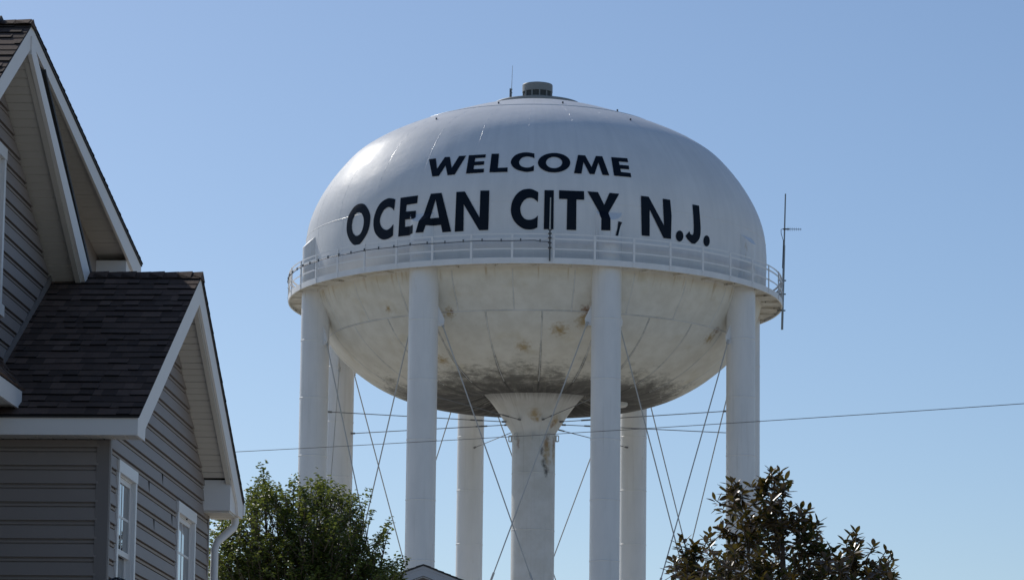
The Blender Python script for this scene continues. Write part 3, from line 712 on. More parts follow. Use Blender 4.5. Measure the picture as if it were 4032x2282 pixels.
# ------------------------------------------------------------------ grey house (local axes: x to the right, y away from the camera, z up)
house = empty('grey_house', (-3.3107, 30.0, 0), R(-3.3))
tag(house, 'grey sided house with steep brown shingle gables and white trim', 'house')
S1 = 0.5423
def roofz(u): return 5.69 + S1 * u if u < 3.472 else 7.573 - S1 * (u - 3.472)
XW = -0.33; UF, UB = 0.388, 6.56
# low wing: roof
b = MB()
shingle_slope(b, -3.2, 0.02, (-0.03, 5.674), (3.472, 7.573), seed=11); shingle_slope(b, -3.2, 0.02, (6.97, 5.674), (3.472, 7.573), seed=12)
wing_roof = b.build('roof', M['shingle'], house)
b = MB(); ridge_caps(b, -3.2, -0.015, 3.472, 7.573, S1); b.build('ridge_cap', M['shingle'], wing_roof)
b = MB(); deck(b, -3.2, 0.012, (-0.02, 5.679), (3.472, 7.573)); deck(b, -3.2, 0.012, (6.96, 5.679), (3.472, 7.573)); fix_normals(b.build('roof_deck', M['drip'], wing_roof))
# rake boards and eave fascia
def rake(x0, x1, Pa, Pb, top=0.03, h=0.27, plumb=True):
    (u0, z0), (u1, z1) = Pa, Pb; r_ = MB(); r_.prism([(u0, z0 - top), (u1, z1 - top), (u1, z1 - top - h), (u0, z0 - top - h)], x0, x1, 'x'); return r_
b = MB(); b.prism([(0.0, 5.655), (3.472, 7.543), (3.472, 7.27), (0.42, 5.615), (0.40, 5.50), (0.0, 5.50)], -0.025, 0.0, 'x'); fix_normals(b.build('rake_board', M['trim'], house))
b = MB(); b.prism([(3.474, 7.543), (6.96, 5.655), (6.96, 5.50), (6.62, 5.50), (6.52, 5.62), (3.474, 7.27)], -0.025, 0.0, 'x'); fix_normals(b.build('rake_board', M['trim'], house))
b = MB(); b.box(-3.2, -0.001, -0.001, 0.024, 5.503, 5.668); fix_normals(b.build('fascia', M['trim'], house))
b = MB(); b.box(-3.2, -0.001, 6.94, 6.965, 5.503, 5.668); fix_normals(b.build('fascia', M['trim'], house))
b = MB(); b.prism([(6.966, 5.66), (7.09, 5.66), (7.085, 5.60), (7.05, 5.545), (6.966, 5.545)], -3.2, 0.012, 'x'); fix_normals(b.build('gutter', M['vinyl'], house))
# raking soffits
b = MB(); soffit_run(b, XW, -0.026, (3.472, 7.275), (6.1, 5.85)); soffit_run(b, XW, -0.026, (3.472, 7.275), (0.4, 5.61)); b.build('soffit', M['soffit'], house)
b = MB(); b.prism([(3.46, 7.268), (6.2, 5.782), (6.2, 5.752), (3.46, 7.238)], -0.075, -0.027, 'x'); fix_normals(b.build('soffit_trim', M['soffit'], house))
# level eave soffits
b = MB()
for k in range(28):
    x1 = -0.03 - 0.115 * k; b.box(x1 - 0.10, x1, 0.026, UF + 0.02, 5.512, 5.520); b.box(x1 - 0.115, x1 - 0.10, 0.026, UF + 0.02, 5.518, 5.524)
b.build('soffit', M['soffit'], house)
# boxed eave return at the far corner
b = MB(); b.prism([(6.15, 5.83), (6.9, 5.47 + 0.19), (6.9, 5.505), (6.15, 5.505)], XW + 0.0, -0.027, 'x'); fix_normals(b.build('eave_return', M['trim'], house))
b = MB()
for k in range(3): b.box(XW - 0.001, -0.04, 6.17 + 0.25 * k, 6.40 + 0.25 * k, 5.486, 5.502)
b.build('soffit', M['soffit'], house)
# gable wall (faces right) with two windows, and the wall facing the camera
WIN = [(0.80, 1.82, 3.80, 5.385), (4.34, 5.56, 3.80, 5.405)]
def opening(wd): return (wd[0] + 0.08, wd[1] - 0.08, wd[2] + 0.09, wd[3] - 0.105)
def gspan(z):
    if z <= 5.60: return (UF + 0.02, UB)
    top = 7.30; lo = 0.388 + (z - 5.60) / S1; hi = UB - (z - 5.60) / S1
    return (lo, hi) if hi > lo else ((UF + UB) / 2, (UF + UB) / 2)
b = MB(); siding_wall(b, lambda s, z, o: (XW + o, s, z), 0.3, 7.25, 5.112, gspan, [opening(w_) for w_ in WIN]); wall = b.build('wall', M['siding'], house)
for s_, z in ((2.55, 5.277), (3.35, 5.442), (4.0, 5.112), (5.0, 5.277), (2.9, 4.947)):   # butt joints of the siding lengths
    j = MB(); j.box(XW + 0.012, XW + 0.0275, s_, s_ + 0.012, z + 0.002, z + 0.118); j.build('siding_joint', M['drip'], wall)
b = MB(); siding_wall(b, lambda s, z, o: (s, UF - o, z), 0.3, 5.505, 5.112, lambda z: (-1.5, XW - 0.075)); b.build('wall', M['siding'], house)
b = MB(); siding_wall(b, lambda s, z, o: (s, UB + o, z), 0.3, 5.505, 5.112, lambda z: (-6.0, XW)); b.build('wall', M['siding'], house)
b = MB(); b.box(XW - 0.095, XW + 0.022, UF - 0.026, UF + 0.004, 0.3, 5.505); b.box(XW + 0.001, XW + 0.026, UF + 0.004, UF + 0.075, 0.3, 5.56); b.build('corner_board', M['corner'], house)
b = MB(); b.box(XW - 0.001, XW + 0.026, UB - 0.07, UB + 0.02, 0.3, 5.505); b.build('corner_board', M['corner'], house)
b = MB(); b.box(-6.0, XW - 0.01, UF, UB, 0.0, 0.3); b.build('foundation', M['concrete'], house)

def window(wd, blinds, curtain, parent, xw=XW):
    u0, u1, z0, z1 = wd; T = 0.035; oz0, oz1, ou0, ou1 = z0 + 0.09, z1 - 0.105, u0 + 0.08, u1 - 0.08; x0 = xw + 0.004; xf = xw + T; xi = xw - 0.085
    fr = MB()
    fr.box(x0, xf, u0, ou0, z0, z1 - 0.11); fr.box(x0, xf, ou1, u1, z0, z1 - 0.11); fr.box(x0, xf + 0.006, u0 - 0.004, u1 + 0.004, z1 - 0.109, z1); fr.box(x0, xf + 0.02, u0 - 0.03, u1 + 0.03, z0 - 0.02, z0 + 0.09)
    # jamb liners going back into the wall
    fr.box(xi, x0 - 0.001, ou0 - 0.02, ou0 + 0.018, oz0, oz1); fr.box(xi, x0 - 0.001, ou1 - 0.018, ou1 + 0.02, oz0, oz1); fr.box(xi, x0 - 0.001, ou0, ou1, oz1 - 0.018, oz1 + 0.02); fr.box(xi, x0 - 0.001, ou0, ou1, oz0 - 0.02, oz0 + 0.02)
    f = fr.build('window', M['vinyl'], parent); zm = oz0 + (oz1 - oz0) * 0.5
    sa = MB(); a0, a1 = ou0 + 0.0185, ou1 - 0.0185
    for zz0, zz1, xo in ((zm - 0.03, oz1 - 0.0185, xi + 0.045), (oz0 + 0.021, zm + 0.03, xi + 0.010)):
        sa.box(xo, xo + 0.03, a0, a0 + 0.045, zz0, zz1); sa.box(xo, xo + 0.03, a1 - 0.045, a1, zz0, zz1)
        sa.box(xo, xo + 0.03, a0 + 0.045, a1 - 0.045, zz1 - 0.045, zz1); sa.box(xo, xo + 0.03, a0 + 0.045, a1 - 0.045, zz0, zz0 + 0.05)
        zc = (zz0 + zz1) / 2; uc = (a0 + a1) / 2
        sa.box(xo + 0.008, xo + 0.022, a0 + 0.045, a1 - 0.045, zc - 0.011, zc + 0.011); sa.box(xo + 0.009, xo + 0.0215, uc - 0.011, uc + 0.011, zz0 + 0.05, zz1 - 0.045)
        gl = MB(); gl.box(xo + 0.012, xo + 0.018, a0 + 0.04, a1 - 0.04, zz0 + 0.04, zz1 - 0.04); gl.build('pane', M['glass'], f)
    sa.build('sash', M['vinyl'], f)
    bk = MB(); bk.box(xi - 0.40, xi - 0.38, u0 - 0.2, u1 + 0.2, z0 - 0.2, z1 + 0.2); bk.build('room_backing', M['room'], f)
    if blinds:
        bl = MB(); z = oz1 - 0.05
        while z > oz0 + 0.05: bl.add([(xi - 0.05, a0, z), (xi - 0.05, a1, z), (xi - 0.012, a1, z - 0.028), (xi - 0.012, a0, z - 0.028)], [(0, 1, 2, 3)]); z -= 0.042
        bl.build('blind', M['blind'], f)
    if curtain:
        cu = MB(); k = 40; v = []
        for i in range(k + 1):
            u = a0 + (a1 - a0) * (0.25 + 0.75 * i / k); x = xi - 0.06 + 0.02 * math.sin(i * 1.3); v += [(x, u, oz0), (x, u, zm)]
        cu.add(v, [(2 * i, 2 * i + 2, 2 * i + 3, 2 * i + 1) for i in range(k)]); cu.build('curtain', M['curtain'], f)
    return f
window(WIN[0], False, True, house); window(WIN[1], True, False, house)
# downspout at the far corner: outlet, two elbows, pipe and a strap
b = MB(); dx = -0.17
b.tube([(-0.06, 6.80, 5.50), (-0.06, 6.80, 5.44), (-0.07, 6.79, 5.39), (-0.22, 6.63, 5.22), (-0.245, 6.60, 5.14), (-0.245, 6.60, 0.3)], 0.042, 10)
dsp = b.build('downspout', M['vinyl'], house); b = MB(); b.box(-0.335, -0.20, 6.55, 6.65, 4.42, 4.45); b.build('strap', M['vinyl'], dsp)

# upper gable of the main body
XU = -1.47; XR = -1.12; UP_, ZP = 0.228, 9.317
NEAR = (-4.6, 9.317 - 0.617 * 4.828); AF = (3.49, 7.559); BF = (6.55, 8.235)
b = MB(); shingle_slope(b, -9.0, XR + 0.02, NEAR, (UP_, ZP), seed=21)
main_roof = b.build('roof', M['shingle'], house)
b = MB(); shingle_slope(b, -9.0, XR + 0.02, BF, (UP_, ZP), seed=22); b.build('far_slope', M['shingle'], main_roof)
b = MB(); ridge_caps(b, -9.0, XR - 0.02, UP_, ZP, 0.45, 5); b.build('ridge_cap', M['shingle'], main_roof)
b = MB(); b.prism([(UP_ - 0.16, ZP - 0.055), (UP_ - 0.16, ZP - 0.02), (UP_, ZP + 0.062), (UP_ + 0.16, ZP + 0.03), (UP_ + 0.16, ZP - 0.01)], -9.0, -1.395, 'x'); fix_normals(b.build('ridge_vent', M['drip'], main_roof))
b = MB(); deck(b, -9.0, XR + 0.012, (NEAR[0], NEAR[1] - 0.004), (UP_, ZP)); deck(b, -9.0, XR + 0.012, (BF[0], BF[1] - 0.002), (UP_, ZP)); fix_normals(b.build('roof_deck', M['drip'], main_roof))
b = MB(); b.prism([(NEAR[0], NEAR[1] - 0.03), (UP_ - 0.002, ZP - 0.03), (UP_ - 0.002, ZP - 0.255), (NEAR[0], NEAR[1] - 0.22)], XR - 0.025, XR, 'x'); fix_normals(b.build('rake_board', M['trim'], house))
b = MB(); b.prism([(UP_, ZP - 0.03), (BF[0], BF[1] - 0.03), (BF[0], BF[1] - 0.12), (BF[0] - 0.35, BF[1] - 0.19), (0.9, 9.04), (UP_, ZP - 0.17)], XR - 0.025, XR, 'x'); fix_normals(b.build('rake_board', M['trim'], house))
b = MB(); b.prism([(UP_, ZP - 0.13), (3.49, 7.565), (3.44, 7.455), (3.22, 7.44), (UP_, ZP - 0.30)], XR - 0.026, XR + 0.012, 'x'); fix_normals(b.build('rake_board', M['trim'], house))
# the small roof edge above the inner rake
b = MB(); b.prism([(0.86, 9.03), (3.53, 7.60), (3.50, 7.565), (0.86, 8.985)], XU, XR + 0.02, 'x'); fix_normals(b.build('roof_edge', M['drip'], house))
b = MB(); soffit_run(b, XU, XR - 0.026, (UP_, ZP - 0.28), (3.30, 7.42), 0.115); soffit_run(b, XU, XR - 0.026, (UP_, ZP - 0.28), (-4.5, 6.15), 0.115); b.build('soffit', M['soffit'], house)
b = MB(); b.prism([(0.35, 9.00), (3.30, 7.40), (3.30, 7.365), (0.35, 8.965)], XR - 0.08, XR - 0.028, 'x'); fix_normals(b.build('soffit_trim', M['soffit'], house))
b = MB(); soffit_run(b, XU, XR - 0.026, (0.95, 9.03), (6.2, 8.12), 0.115); b.build('soffit', M['soffit'], house)
b = MB(); b.prism([(5.75, 8.13), (6.50, 8.12), (6.50, 7.95), (5.75, 7.95)], XU - 0.02, XR - 0.027, 'x'); fix_normals(b.build('eave_return', M['trim'], house))
b = MB(); b.box(XU - 0.03, XR - 0.02, 5.74, 6.5, 7.915, 7.945); b.build('soffit', M['soffit'], house)
def uspan(z):
    lo = -4.4 if z < 6.2 else UP_ - (9.03 - z) / 0.617; hi = 3.3 if z < 7.45 else UP_ + (9.03 - z) / 0.539
    if z < 7.45: hi = min(6.4, 3.3)
    return (max(lo, -4.4), hi)
UW = (-0.2, 0.85, 6.72, 8.27)
b = MB(); siding_wall(b, lambda s, z, o: (XU + o, s, z), 5.9, 9.0, 6.34, uspan, [opening(UW)]); b.build('wall', M['siding'], house)
b = MB(); b.prism([(3.28, 5.8), (6.4, 5.8), (6.4, 8.10), (3.28, 8.62), (2.0, 8.75), (3.28, 7.5)], XU - 0.05, XU, 'x'); fix_normals(b.build('wall', M['siding'], house))
b = MB(); siding_wall(b, lambda s, z, o: (XU + o, s, z), 0.3, 5.9, 5.112, lambda z: (-4.4, UF)); b.build('wall', M['siding'], house)
b = MB(); siding_wall(b, lambda s, z, o: (s, -4.4 - o, z), 0.3, 6.3, 5.112, lambda z: (-9.0, XU)); b.build('wall', M['siding'], house)
b = MB(); b.box(-9.0, XU - 0.12, 6.3, 6.42, 0.3, 8.1); b.box(-9.05, -8.95, -4.4, 6.42, 0.3, 6.5); b.build('wall', M['siding'], house)
b = MB(); b.box(-9.0, XU - 0.01, -4.4, 6.4, 0.0, 0.3); b.build('foundation', M['concrete'], house)
window(UW, True, False, house, XU)
# step flashing where the gable wall meets the wing roof
b = MB(); b.prism([(1.05, roofz(1.05) + 0.012), (3.30, roofz(3.30) + 0.012), (3.30, roofz(3.30) + 0.10), (1.05, roofz(1.05) + 0.10)], XU + 0.019, XU + 0.03, 'x'); fix_normals(b.build('flashing', M['corner'], house))
# pent roof along the foot of the gable wall
b = MB()
def pent(b):
    rnd = random.Random(4); L = math.hypot(0.37, 0.40); nC = 4
    for c in range(nC):
        u = -4.4
        while u < 1.1:
            ue = min(1.1, u + rnd.uniform(0.1, 0.3)); t0, t1 = c / nC, (c + 1) / nC + 0.03; th = rnd.choice((0.010, 0.018)); w0 = rnd.uniform(-0.006, 0.006)
            def Q(uu, t, h):
                lim = 0.30 + 0.82 * max(0.0, min(1.0, t)); return (-1.09 - 0.38 * t + h * 0.7, min(uu, lim), 5.935 + 0.40 * t + h * 0.7 + (0 if t > 0.05 else w0 * 0))
            b.add([Q(u, t0, th), Q(ue, t0, th), Q(ue, t1, 0.004), Q(u, t1, 0.004), Q(u, t0, -0.004), Q(ue, t0, -0.004)], [(0, 1, 2, 3), (4, 5, 1, 0)], min(1, max(0, rnd.gauss(0.5, 0.22)))); u = ue
pent(b); pr = b.build('pent_roof', M['shingle'], house)
b = MB(); b.box(-1.125, -1.10, -4.4, 0.26, 5.755, 5.925); fix_normals(b.build('fascia', M['trim'], pr))
b = MB(); b.box(-1.46, -1.126, -4.4, 0.24, 5.765, 5.775); fix_normals(b.build('soffit', M['soffit'], pr))

# ------------------------------------------------------------------ street lantern below the near window
p = at(460, 2271, 25.0); lamp = empty('street_lamp', (p.x, p.y, 0)); H = p.z
tag(lamp, 'black ribbed lantern top with pale panes in front of the grey house window', 'street lamp')
b = MB(); b.tube([(0, 0, 0), (0, 0, 0.35), (0, 0, 0.4), (0, 0, H - 0.62)], [0.11, 0.10, 0.06, 0.045], 16); b.build('post', M['black'], lamp)
lan = MB(); rad = [(0.0, 0.0), (0.045, 0.010), (0.09, 0.032), (0.13, 0.072), (0.155, 0.125), (0.16, 0.18), (0.10, 0.55), (0.05, 0.62)]
for k in range(6):
    a = R(30 + 60 * k); lan.tube([(r_ * math.sin(a), -r_ * math.cos(a), H - d_ - 0.006) for r_, d_ in rad], 0.0085, 6)
for r_, d_ in ((0.16, 0.18), (0.10, 0.55)): lan.tube([(r_ * math.sin(R(k * 10)), -r_ * math.cos(R(k * 10)), H - d_ - 0.006) for k in range(37)], 0.009, 6, cap=False)
lan.tube([(0, 0, H - 0.02), (0, 0, H)], 0.022, 10); frm = lan.build('lantern_frame', M['black'], lamp)
gl = MB(); gl.revolve([(max(0.001, r_ - 0.008), H - d_ - 0.012) for r_, d_ in rad], 6, smooth=False); gl.build('lantern_glass', M['frost'], lamp)

# ------------------------------------------------------------------ small neighbour house, only its gable top shows
p = at(1667, 2219, 80.0); nb = empty('neighbour_house', (p.x, p.y, 0), R(2)); Hn = p.z; sn = 0.385; hw = 4.4
tag(nb, 'small grey gable house top between the left tree and tower legs', 'house')
b = MB(); b.prism([(-hw, 0.3), (hw, 0.3), (hw, Hn - 0.25 - hw * sn), (0, Hn - 0.25), (-hw, Hn - 0.25 - hw * sn)], 0.3, 10.0, 'y'); fix_normals(b.build('wall', M['house_pale'], nb))
hr = hw + 0.35
b = MB()
for sg in (-1, 1): b.prism([(0, Hn), (sg * hr, Hn - hr * sn), (sg * hr, Hn - hr * sn - 0.035), (0, Hn - 0.035)], -0.02, 10.3, 'y')
for sg in (-1, 1):
    for k in range(30):
        t0, t1 = k / 30, (k + 1) / 30 + 0.004
        b.prism([(sg * hr * t0, Hn - hr * t0 * sn - 0.004), (sg * hr * t1, Hn - hr * t1 * sn - 0.004), (sg * hr * t1, Hn - hr * t1 * sn + 0.016), (sg * hr * t0, Hn - hr * t0 * sn + 0.002)], -0.024 - 0.004 * random.random(), 10.3, 'y')
fix_normals(b.build('roof', M['drip'], nb))
for off, dd, y0, y1 in ((0.037, 0.06, 0.0, 0.03), (0.098, 0.17, 0.012, 0.042)):
    for sg in (-1, 1):
        b = MB(); b.prism([(0, Hn - off), (sg * hr, Hn - hr * sn - off), (sg * hr, Hn - hr * sn - off - dd), (0, Hn - off - dd)], y0, y1, 'y'); fix_normals(b.build('rake_board', M['neigh_trim'], nb))
b = MB()
for sg in (-1, 1): b.prism([(0, Hn - 0.28), (sg * hr, Hn - hr * sn - 0.28), (sg * hr, Hn - hr * sn - 0.30), (0, Hn - 0.30)], 0.043, 0.299, 'y')
fix_normals(b.build('soffit', M['neigh_trim'], nb))

# ------------------------------------------------------------------ trees
def leaves_mesh(name, pos, dirs, nrm, length, width, tone, mat, parent, fold=0.25, outline=((0.32, 0.48), (0.68, 0.40))):
    """pos (n,3) leaf bases, dirs (n,3) along the midrib, nrm (n,3) rough face normals; all numpy"""
    n = len(pos); d = dirs / np.linalg.norm(dirs, axis=1, keepdims=True); s = np.cross(d, nrm); s /= np.linalg.norm(s, axis=1, keepdims=True) + 1e-9; nn = np.cross(s, d)
    L, W = length[:, None], width[:, None]; k = len(outline); m_ = 2 * k + 2
    P = np.empty((n, m_, 3)); P[:, 0] = pos; P[:, k + 1] = pos + d * L - nn * L * 0.12
    for q, (t, w_) in enumerate(outline):
        mid_ = pos + d * L * t + nn * (W * fold * 2 * w_ - L * 0.12 * t * t)
        P[:, 1 + q] = mid_ + s * W * w_; P[:, m_ - 1 - q] = mid_ - s * W * w_
    me = bpy.data.meshes.new(name); me.vertices.add(n * m_); me.vertices.foreach_set('co', P.reshape(-1))
    base = (np.arange(n) * m_)[:, None]; h1 = [0] + list(range(k + 1, 0, -1)); h2 = [0] + list(range(m_ - 1, k, -1)); nv = k + 2
    loops = np.concatenate([base + np.array([h1]), base + np.array([h2])], 1).reshape(-1)
    me.loops.add(len(loops)); me.loops.foreach_set('vertex_index', loops.astype(np.int32))
    me.polygons.add(n * 2); me.polygons.foreach_set('loop_start', (np.arange(n * 2) * nv).astype(np.int32)); me.polygons.foreach_set('loop_total', np.full(n * 2, nv, np.int32))
    a = me.attributes.new('tone', 'FLOAT', 'FACE'); a.data.foreach_set('value', np.repeat(tone, 2).astype(np.float32))
    me.update(); me.validate(); return link(name, me, mat, parent)

rng = np.random.default_rng(5)
def pxw(lst, Y): return [at(x, y, Y) for x, y in lst]

# pear tree: leaders rise from the trunk; leafy shoots stand on and around them
YP = 55.0
base = at(1170, 2282, YP); pear = empty('pear_tree', (base.x, YP, 0))
tag(pear, 'leafy green pear tree with pointed leaders beside the grey house', 'tree')
O = Vector((base.x, YP, 0))
LEAD = [((1037, 1822), 0.0), ((1156, 1868), 0.25), ((1257, 1872), -0.3), ((1290, 1886), 0.4), ((1350, 1925), -0.5), ((1440, 1930), 0.2), ((1455, 1990), -0.2), ((1529, 2035), 0.1), ((1590, 2195), -0.3), ((1560, 2190), 0.5),
        ((985, 1925), -0.4), ((930, 1960), 0.3), ((880, 2040), -0.2), ((1090, 1905), 0.6), ((1200, 1900), -0.7), ((1400, 2010), 0.8), ((1320, 2000), -0.9), ((1120, 1960), -0.8), ((1000, 2040), 0.8), ((830, 2120), 0.4), ((1480, 2120), -0.6), ((1240, 1960), 0.9), ((1010, 1960), -0.9)]
tb = MB(); tb.tube([(0, 0, 0), (0.03, 0, 1.0), (0, 0.02, 2.3), (0.02, 0, 3.4)], [0.17, 0.14, 0.12, 0.10], 12)
SP, SD, SL = [], [], []
for (x, y), dy in LEAD:
    tip = at(x, y + 48, YP + dy) - O; b0 = Vector((0.0 + tip.x * 0.10, dy * 0.15, 2.2 + 1.2 * rng.random()))
    c1 = b0.lerp(tip, 0.45) + Vector((tip.x * 0.16, dy * 0.2, -0.25)); pts = []
    for k in range(13):
        t = k / 12; q = b0 * (1 - t) ** 2 + c1 * 2 * t * (1 - t) + tip * t * t; pts.append(q)
    tb.tube(pts, [0.055 * (1 - k / 12.5) + 0.005 for k in range(13)], 6)
    for k in range(3, 13):
        q = pts[k]; axis = (pts[k] - pts[k - 1]).normalized(); h = tip.z - q.z; spread = min(0.62, 0.05 + 0.42 * h ** 0.8)
        m_ = 5 if k > 10 else 8 if k > 6 else 7
        for _ in range(m_):
            a = rng.random() * 2 * math.pi; out = Vector((math.cos(a), math.sin(a), 0)); ln = spread * (0.45 + 0.75 * rng.random()) + 0.10
            dirn = (out * (0.9 if k < 11 else 0.35) + Vector((0, 0, 0.75 + 0.5 * rng.random()))).normalized()
            st_ = q + axis * rng.uniform(-0.12, 0.12); SP.append(st_); SD.append(dirn); SL.append(ln)
            if ln > 0.25: tb.tube([st_, st_ + dirn * ln * 0.9], [0.008, 0.003], 4, cap=False)
        if k == 12: SP.append(q - axis * 0.25); SD.append(axis); SL.append(0.24)
# leafy shoots through the body of the crown
CROWN = [(815, 2300), (822, 2080), (900, 1990), (985, 1940), (1020, 1875), (1050, 1860), (1075, 1930), (1110, 1950), (1140, 1895), (1190, 1905), (1230, 1885), (1300, 1895), (1350, 1940), (1420, 1950), (1450, 2005), (1435, 2080), (1470, 2140), (1505, 2070), (1530, 2080), (1505, 2160), (1560, 2200), (1585, 2250), (1560, 2300)]
cnt = 0
while cnt < 1120:
    x, y = rng.uniform(815, 1590), rng.uniform(1860, 2300)
    if not inside((x, y), [CROWN]): continue
    q = at(x, y, YP + rng.normal(0, 0.75)) - O; ctr = Vector((0, 0, q.z - 0.9)); out = (q - ctr).normalized()
    dirn = (out * 0.8 + Vector((rng.normal(0, 0.35), rng.normal(0, 0.35), 0.35))).normalized(); ln = rng.uniform(0.16, 0.36)
    SP.append(q - dirn * ln * 0.7); SD.append(dirn); SL.append(ln); tb.tube([q - dirn * ln * 1.2, q + dirn * ln * 0.2], [0.006, 0.002], 4, cap=False); cnt += 1
trunk = tb.build('trunk', M['bark'], pear)
pos, dr, nm, tone = [], [], [], []
for s_, d_, l_ in zip(SP, SD, SL):
    e_ = Vector(s_) + Vector(d_) * l_ * 0.7       # open pockets in the crown, larger on the thinner left side
    if noise3.noise(Vector((e_.x * 2.1 + 3.0, e_.y * 0.9, e_.z * 2.1))) > (0.34 if e_.x > -0.25 else 0.16): continue
    k = max(5, int(l_ / 0.017)); s_, d_ = np.array(s_), np.array(d_); ph = rng.random() * 6
    base_t = rng.normal(0.42, 0.16)
    for i in range(k):
        t = (i + 0.6) / k; p_ = s_ + d_ * l_ * t + rng.normal(0, 0.028, 3); a = ph + i * 2.4
        side = np.array([math.cos(a), math.sin(a), 0]); dd = side * 0.9 + d_ * 0.45 + np.array([0, 0, -0.25]) + rng.normal(0, 0.25, 3)
        pos.append(p_); dr.append(dd); nm.append(np.array([0, 0, 1.0]) + rng.normal(0, 0.45, 3)); tone.append(np.clip(base_t + rng.normal(0, 0.15) + 0.15 * t, 0, 1))
n = len(pos); pos, dr, nm, tone = map(np.array, (pos, dr, nm, tone))
leaves_mesh('crown', pos, dr, nm, rng.uniform(0.052, 0.084, n), rng.uniform(0.034, 0.052, n), tone, M['pear_leaf'], pear)
print('pear leaves', n)

# magnolia: rosettes of long glossy leaves at the twig ends
YM = 60.0
base = at(3090, 2282, YM); mag = empty('magnolia_tree', (base.x, YM, 0))
tag(mag, 'dark glossy magnolia tree with bronze leaf undersides right of the tower', 'tree')
O = Vector((base.x, YM, 0))
TIPS = [(3039, 1850), (3069, 1850), (3052, 1885), (3008, 1890), (3000, 1915), (2877, 1890), (2895, 1895), (2860, 1925), (2956, 1905), (2922, 1925), (3090, 1885), (3100, 1915), (3112, 1990), (3080, 1990), (3153, 2000), (3183, 2005), (3165, 2035), (3222, 2052), (3205, 2080), (2693, 2120), (2675, 2130), (2735, 2140), (2794, 2095), (2829, 2070),
        (2648, 2205), (2630, 2240), (2720, 2165), (3370, 2090), (3355, 2105), (3385, 2130), (3330, 2125), (3279, 2160), (3440, 2145), (3490, 2165), (3515, 2195), (3475, 2225), (3510, 2265), (3420, 2235), (2815, 1965), (2840, 2000), (3300, 2190), (3240, 2140)]
poly = [(2640, 2282), (2665, 2180), (2740, 2150), (2810, 2090), (2850, 2060), (2870, 2010), (2850, 1960), (2880, 1930), (2960, 1925), (3020, 1890), (3085, 1900), (3090, 1950), (3060, 2000), (3130, 2020), (3190, 2030), (3215, 2080), (3220, 2140), (3300, 2180), (3350, 2120), (3380, 2140), (3370, 2240), (3360, 2282)]
tips = [(x, y, rng.normal(0, 0.35)) for x, y in TIPS]
while len(tips) < 235:
    x, y = rng.uniform(2640, 3380), rng.uniform(1890, 2290)
    if inside((x, y), [poly]): tips.append((x, y, rng.normal(0, 0.55) * (0.5 + (y - 1850) / 300)))
for _ in range(16): tips.append((rng.uniform(3420, 3510), rng.uniform(2200, 2300), rng.normal(0, 0.5)))
tips = [at(x, y, YM + dy) - O for x, y, dy in tips]
for _ in range(420):                              # the rest of the crown, below the picture
    z = rng.uniform(2.0, 6.9); rr_ = 2.2 * math.sqrt(rng.random()) * (0.75 + 0.25 * math.sin((z - 2) / 4.9 * math.pi)); a = rng.random() * 2 * math.pi; tips.append(Vector((rr_ * math.cos(a), rr_ * math.sin(a), z)))
tb = MB(); trunk_line = [Vector(p) for p in ((0, 0, 0), (0.02, 0, 2.0), (-0.03, 0.02, 4.5), (0.0, 0, 6.4), (-0.05, 0, 8.1))]
tb.tube(trunk_line, [0.16, 0.13, 0.10, 0.065, 0.02], 12)
nodes = [Vector((-0.02, 0, 2.0 + 0.12 * k)) for k in range(50)]
for k in range(0, len(tips), 9):                  # limbs that carry the twigs
    t = tips[k] - Vector((0, 0, 0.35)); hz = max(1.4, min(7.4, t.z - 0.3 - 0.75 * math.hypot(t.x, t.y))); b0 = Vector((-0.02, 0, hz)); c1 = Vector((t.x * 0.75, t.y * 0.75, hz + 0.35 * (t.z - hz)))
    ln = [b0 * (1 - q) ** 2 + c1 * 2 * q * (1 - q) + t * q * q for q in [i / 10 for i in range(11)]]; L = (t - b0).length
    tb.tube(ln, [0.006 + 0.016 * L * (1 - i / 10.5) for i in range(11)], 6); nodes += ln[3:]
nd = np.array(nodes)
pos, dr, nm, tone = [], [], [], []
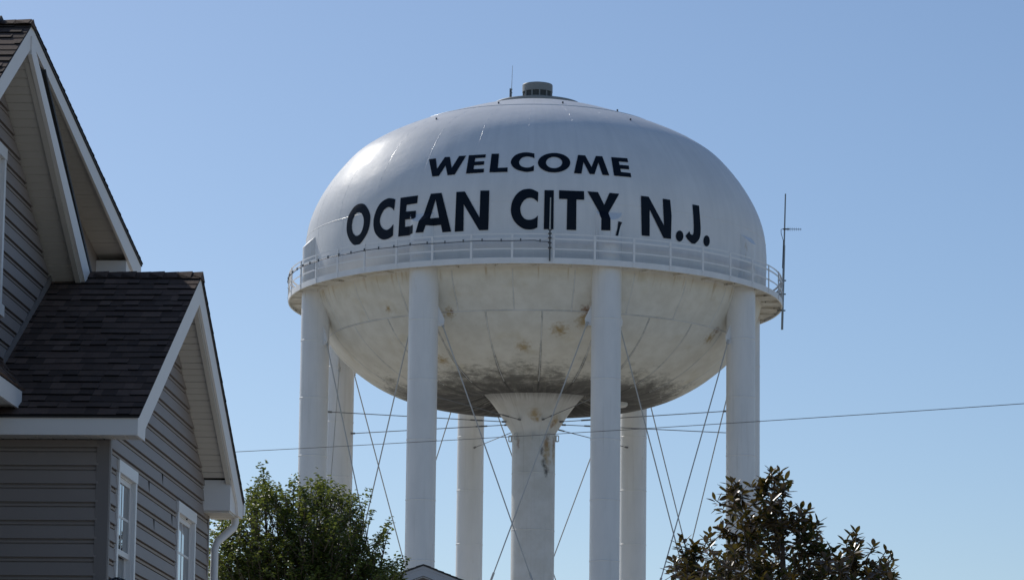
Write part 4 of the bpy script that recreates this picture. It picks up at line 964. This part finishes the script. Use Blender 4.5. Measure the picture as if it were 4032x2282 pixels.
for t in tips:
    dv = nd - np.array(t); cost = np.linalg.norm(dv, axis=1) + np.where(dv[:, 2] > -0.12, 5.0, 0.0); b0 = Vector(nd[int(cost.argmin())]); L = (t - b0).length
    c1 = b0.lerp(t, 0.6) + Vector((0, 0, -0.18 * L)); pts = [b0 * (1 - q) ** 2 + c1 * 2 * q * (1 - q) + t * q * q for q in (0, .2, .4, .6, .8, .92, 1)]
    tb.tube(pts, [0.009 + 0.006 * L * (1 - q) for q in (0, .2, .4, .6, .8, .92, 1)], 5)
    ax = np.array((pts[-1] - pts[-2]).normalized()) * 0.6 + np.array([0, 0, 0.6]); ax /= np.linalg.norm(ax); tt = np.array(t)
    k = rng.integers(7, 11); ph = rng.random() * 6; bt = rng.normal(0.4, 0.2)
    for i in range(k):
        a = ph + i * 2.4; lvl = i / k; e1 = np.cross(ax, [0.3, 1, 0.1]); e1 /= np.linalg.norm(e1); e2 = np.cross(ax, e1); side = e1 * math.cos(a) + e2 * math.sin(a)
        up_ = 0.15 + 1.5 * lvl ** 1.3; dd = side + ax * up_ + rng.normal(0, 0.12, 3) + np.array([0, 0, -0.25 * (1 - lvl)])
        pos.append(tt - ax * 0.16 * (1 - lvl) + side * 0.012); dr.append(dd); nm.append(ax * 1.0 - side * 0.6 * up_ + rng.normal(0, 0.15, 3)); tone.append(np.clip(bt + rng.normal(0, 0.15) + 0.25 * lvl, 0, 1))
    for q in (0.55, 0.75):
        pq = np.array(b0 * (1 - q) ** 2 + c1 * 2 * q * (1 - q) + t * q * q)
        for i in range(3): dd = rng.normal(0, 1, 3); dd[2] *= 0.5; pos.append(pq); dr.append(dd); nm.append(np.array([0, 0, 1.0]) + rng.normal(0, 0.4, 3)); tone.append(np.clip(bt + rng.normal(0, 0.15) - 0.1, 0, 1))
tb.build('trunk', M['bark'], mag)
n = len(pos); pos, dr, nm, tone = map(np.array, (pos, dr, nm, tone))
leaves_mesh('crown', pos, dr, nm, rng.uniform(0.135, 0.215, n), rng.uniform(0.066, 0.092, n), tone, M['magnolia_leaf'], mag, 0.08, ((0.15, 0.25), (0.38, 0.47), (0.62, 0.48), (0.84, 0.30)))
print('magnolia leaves', n)
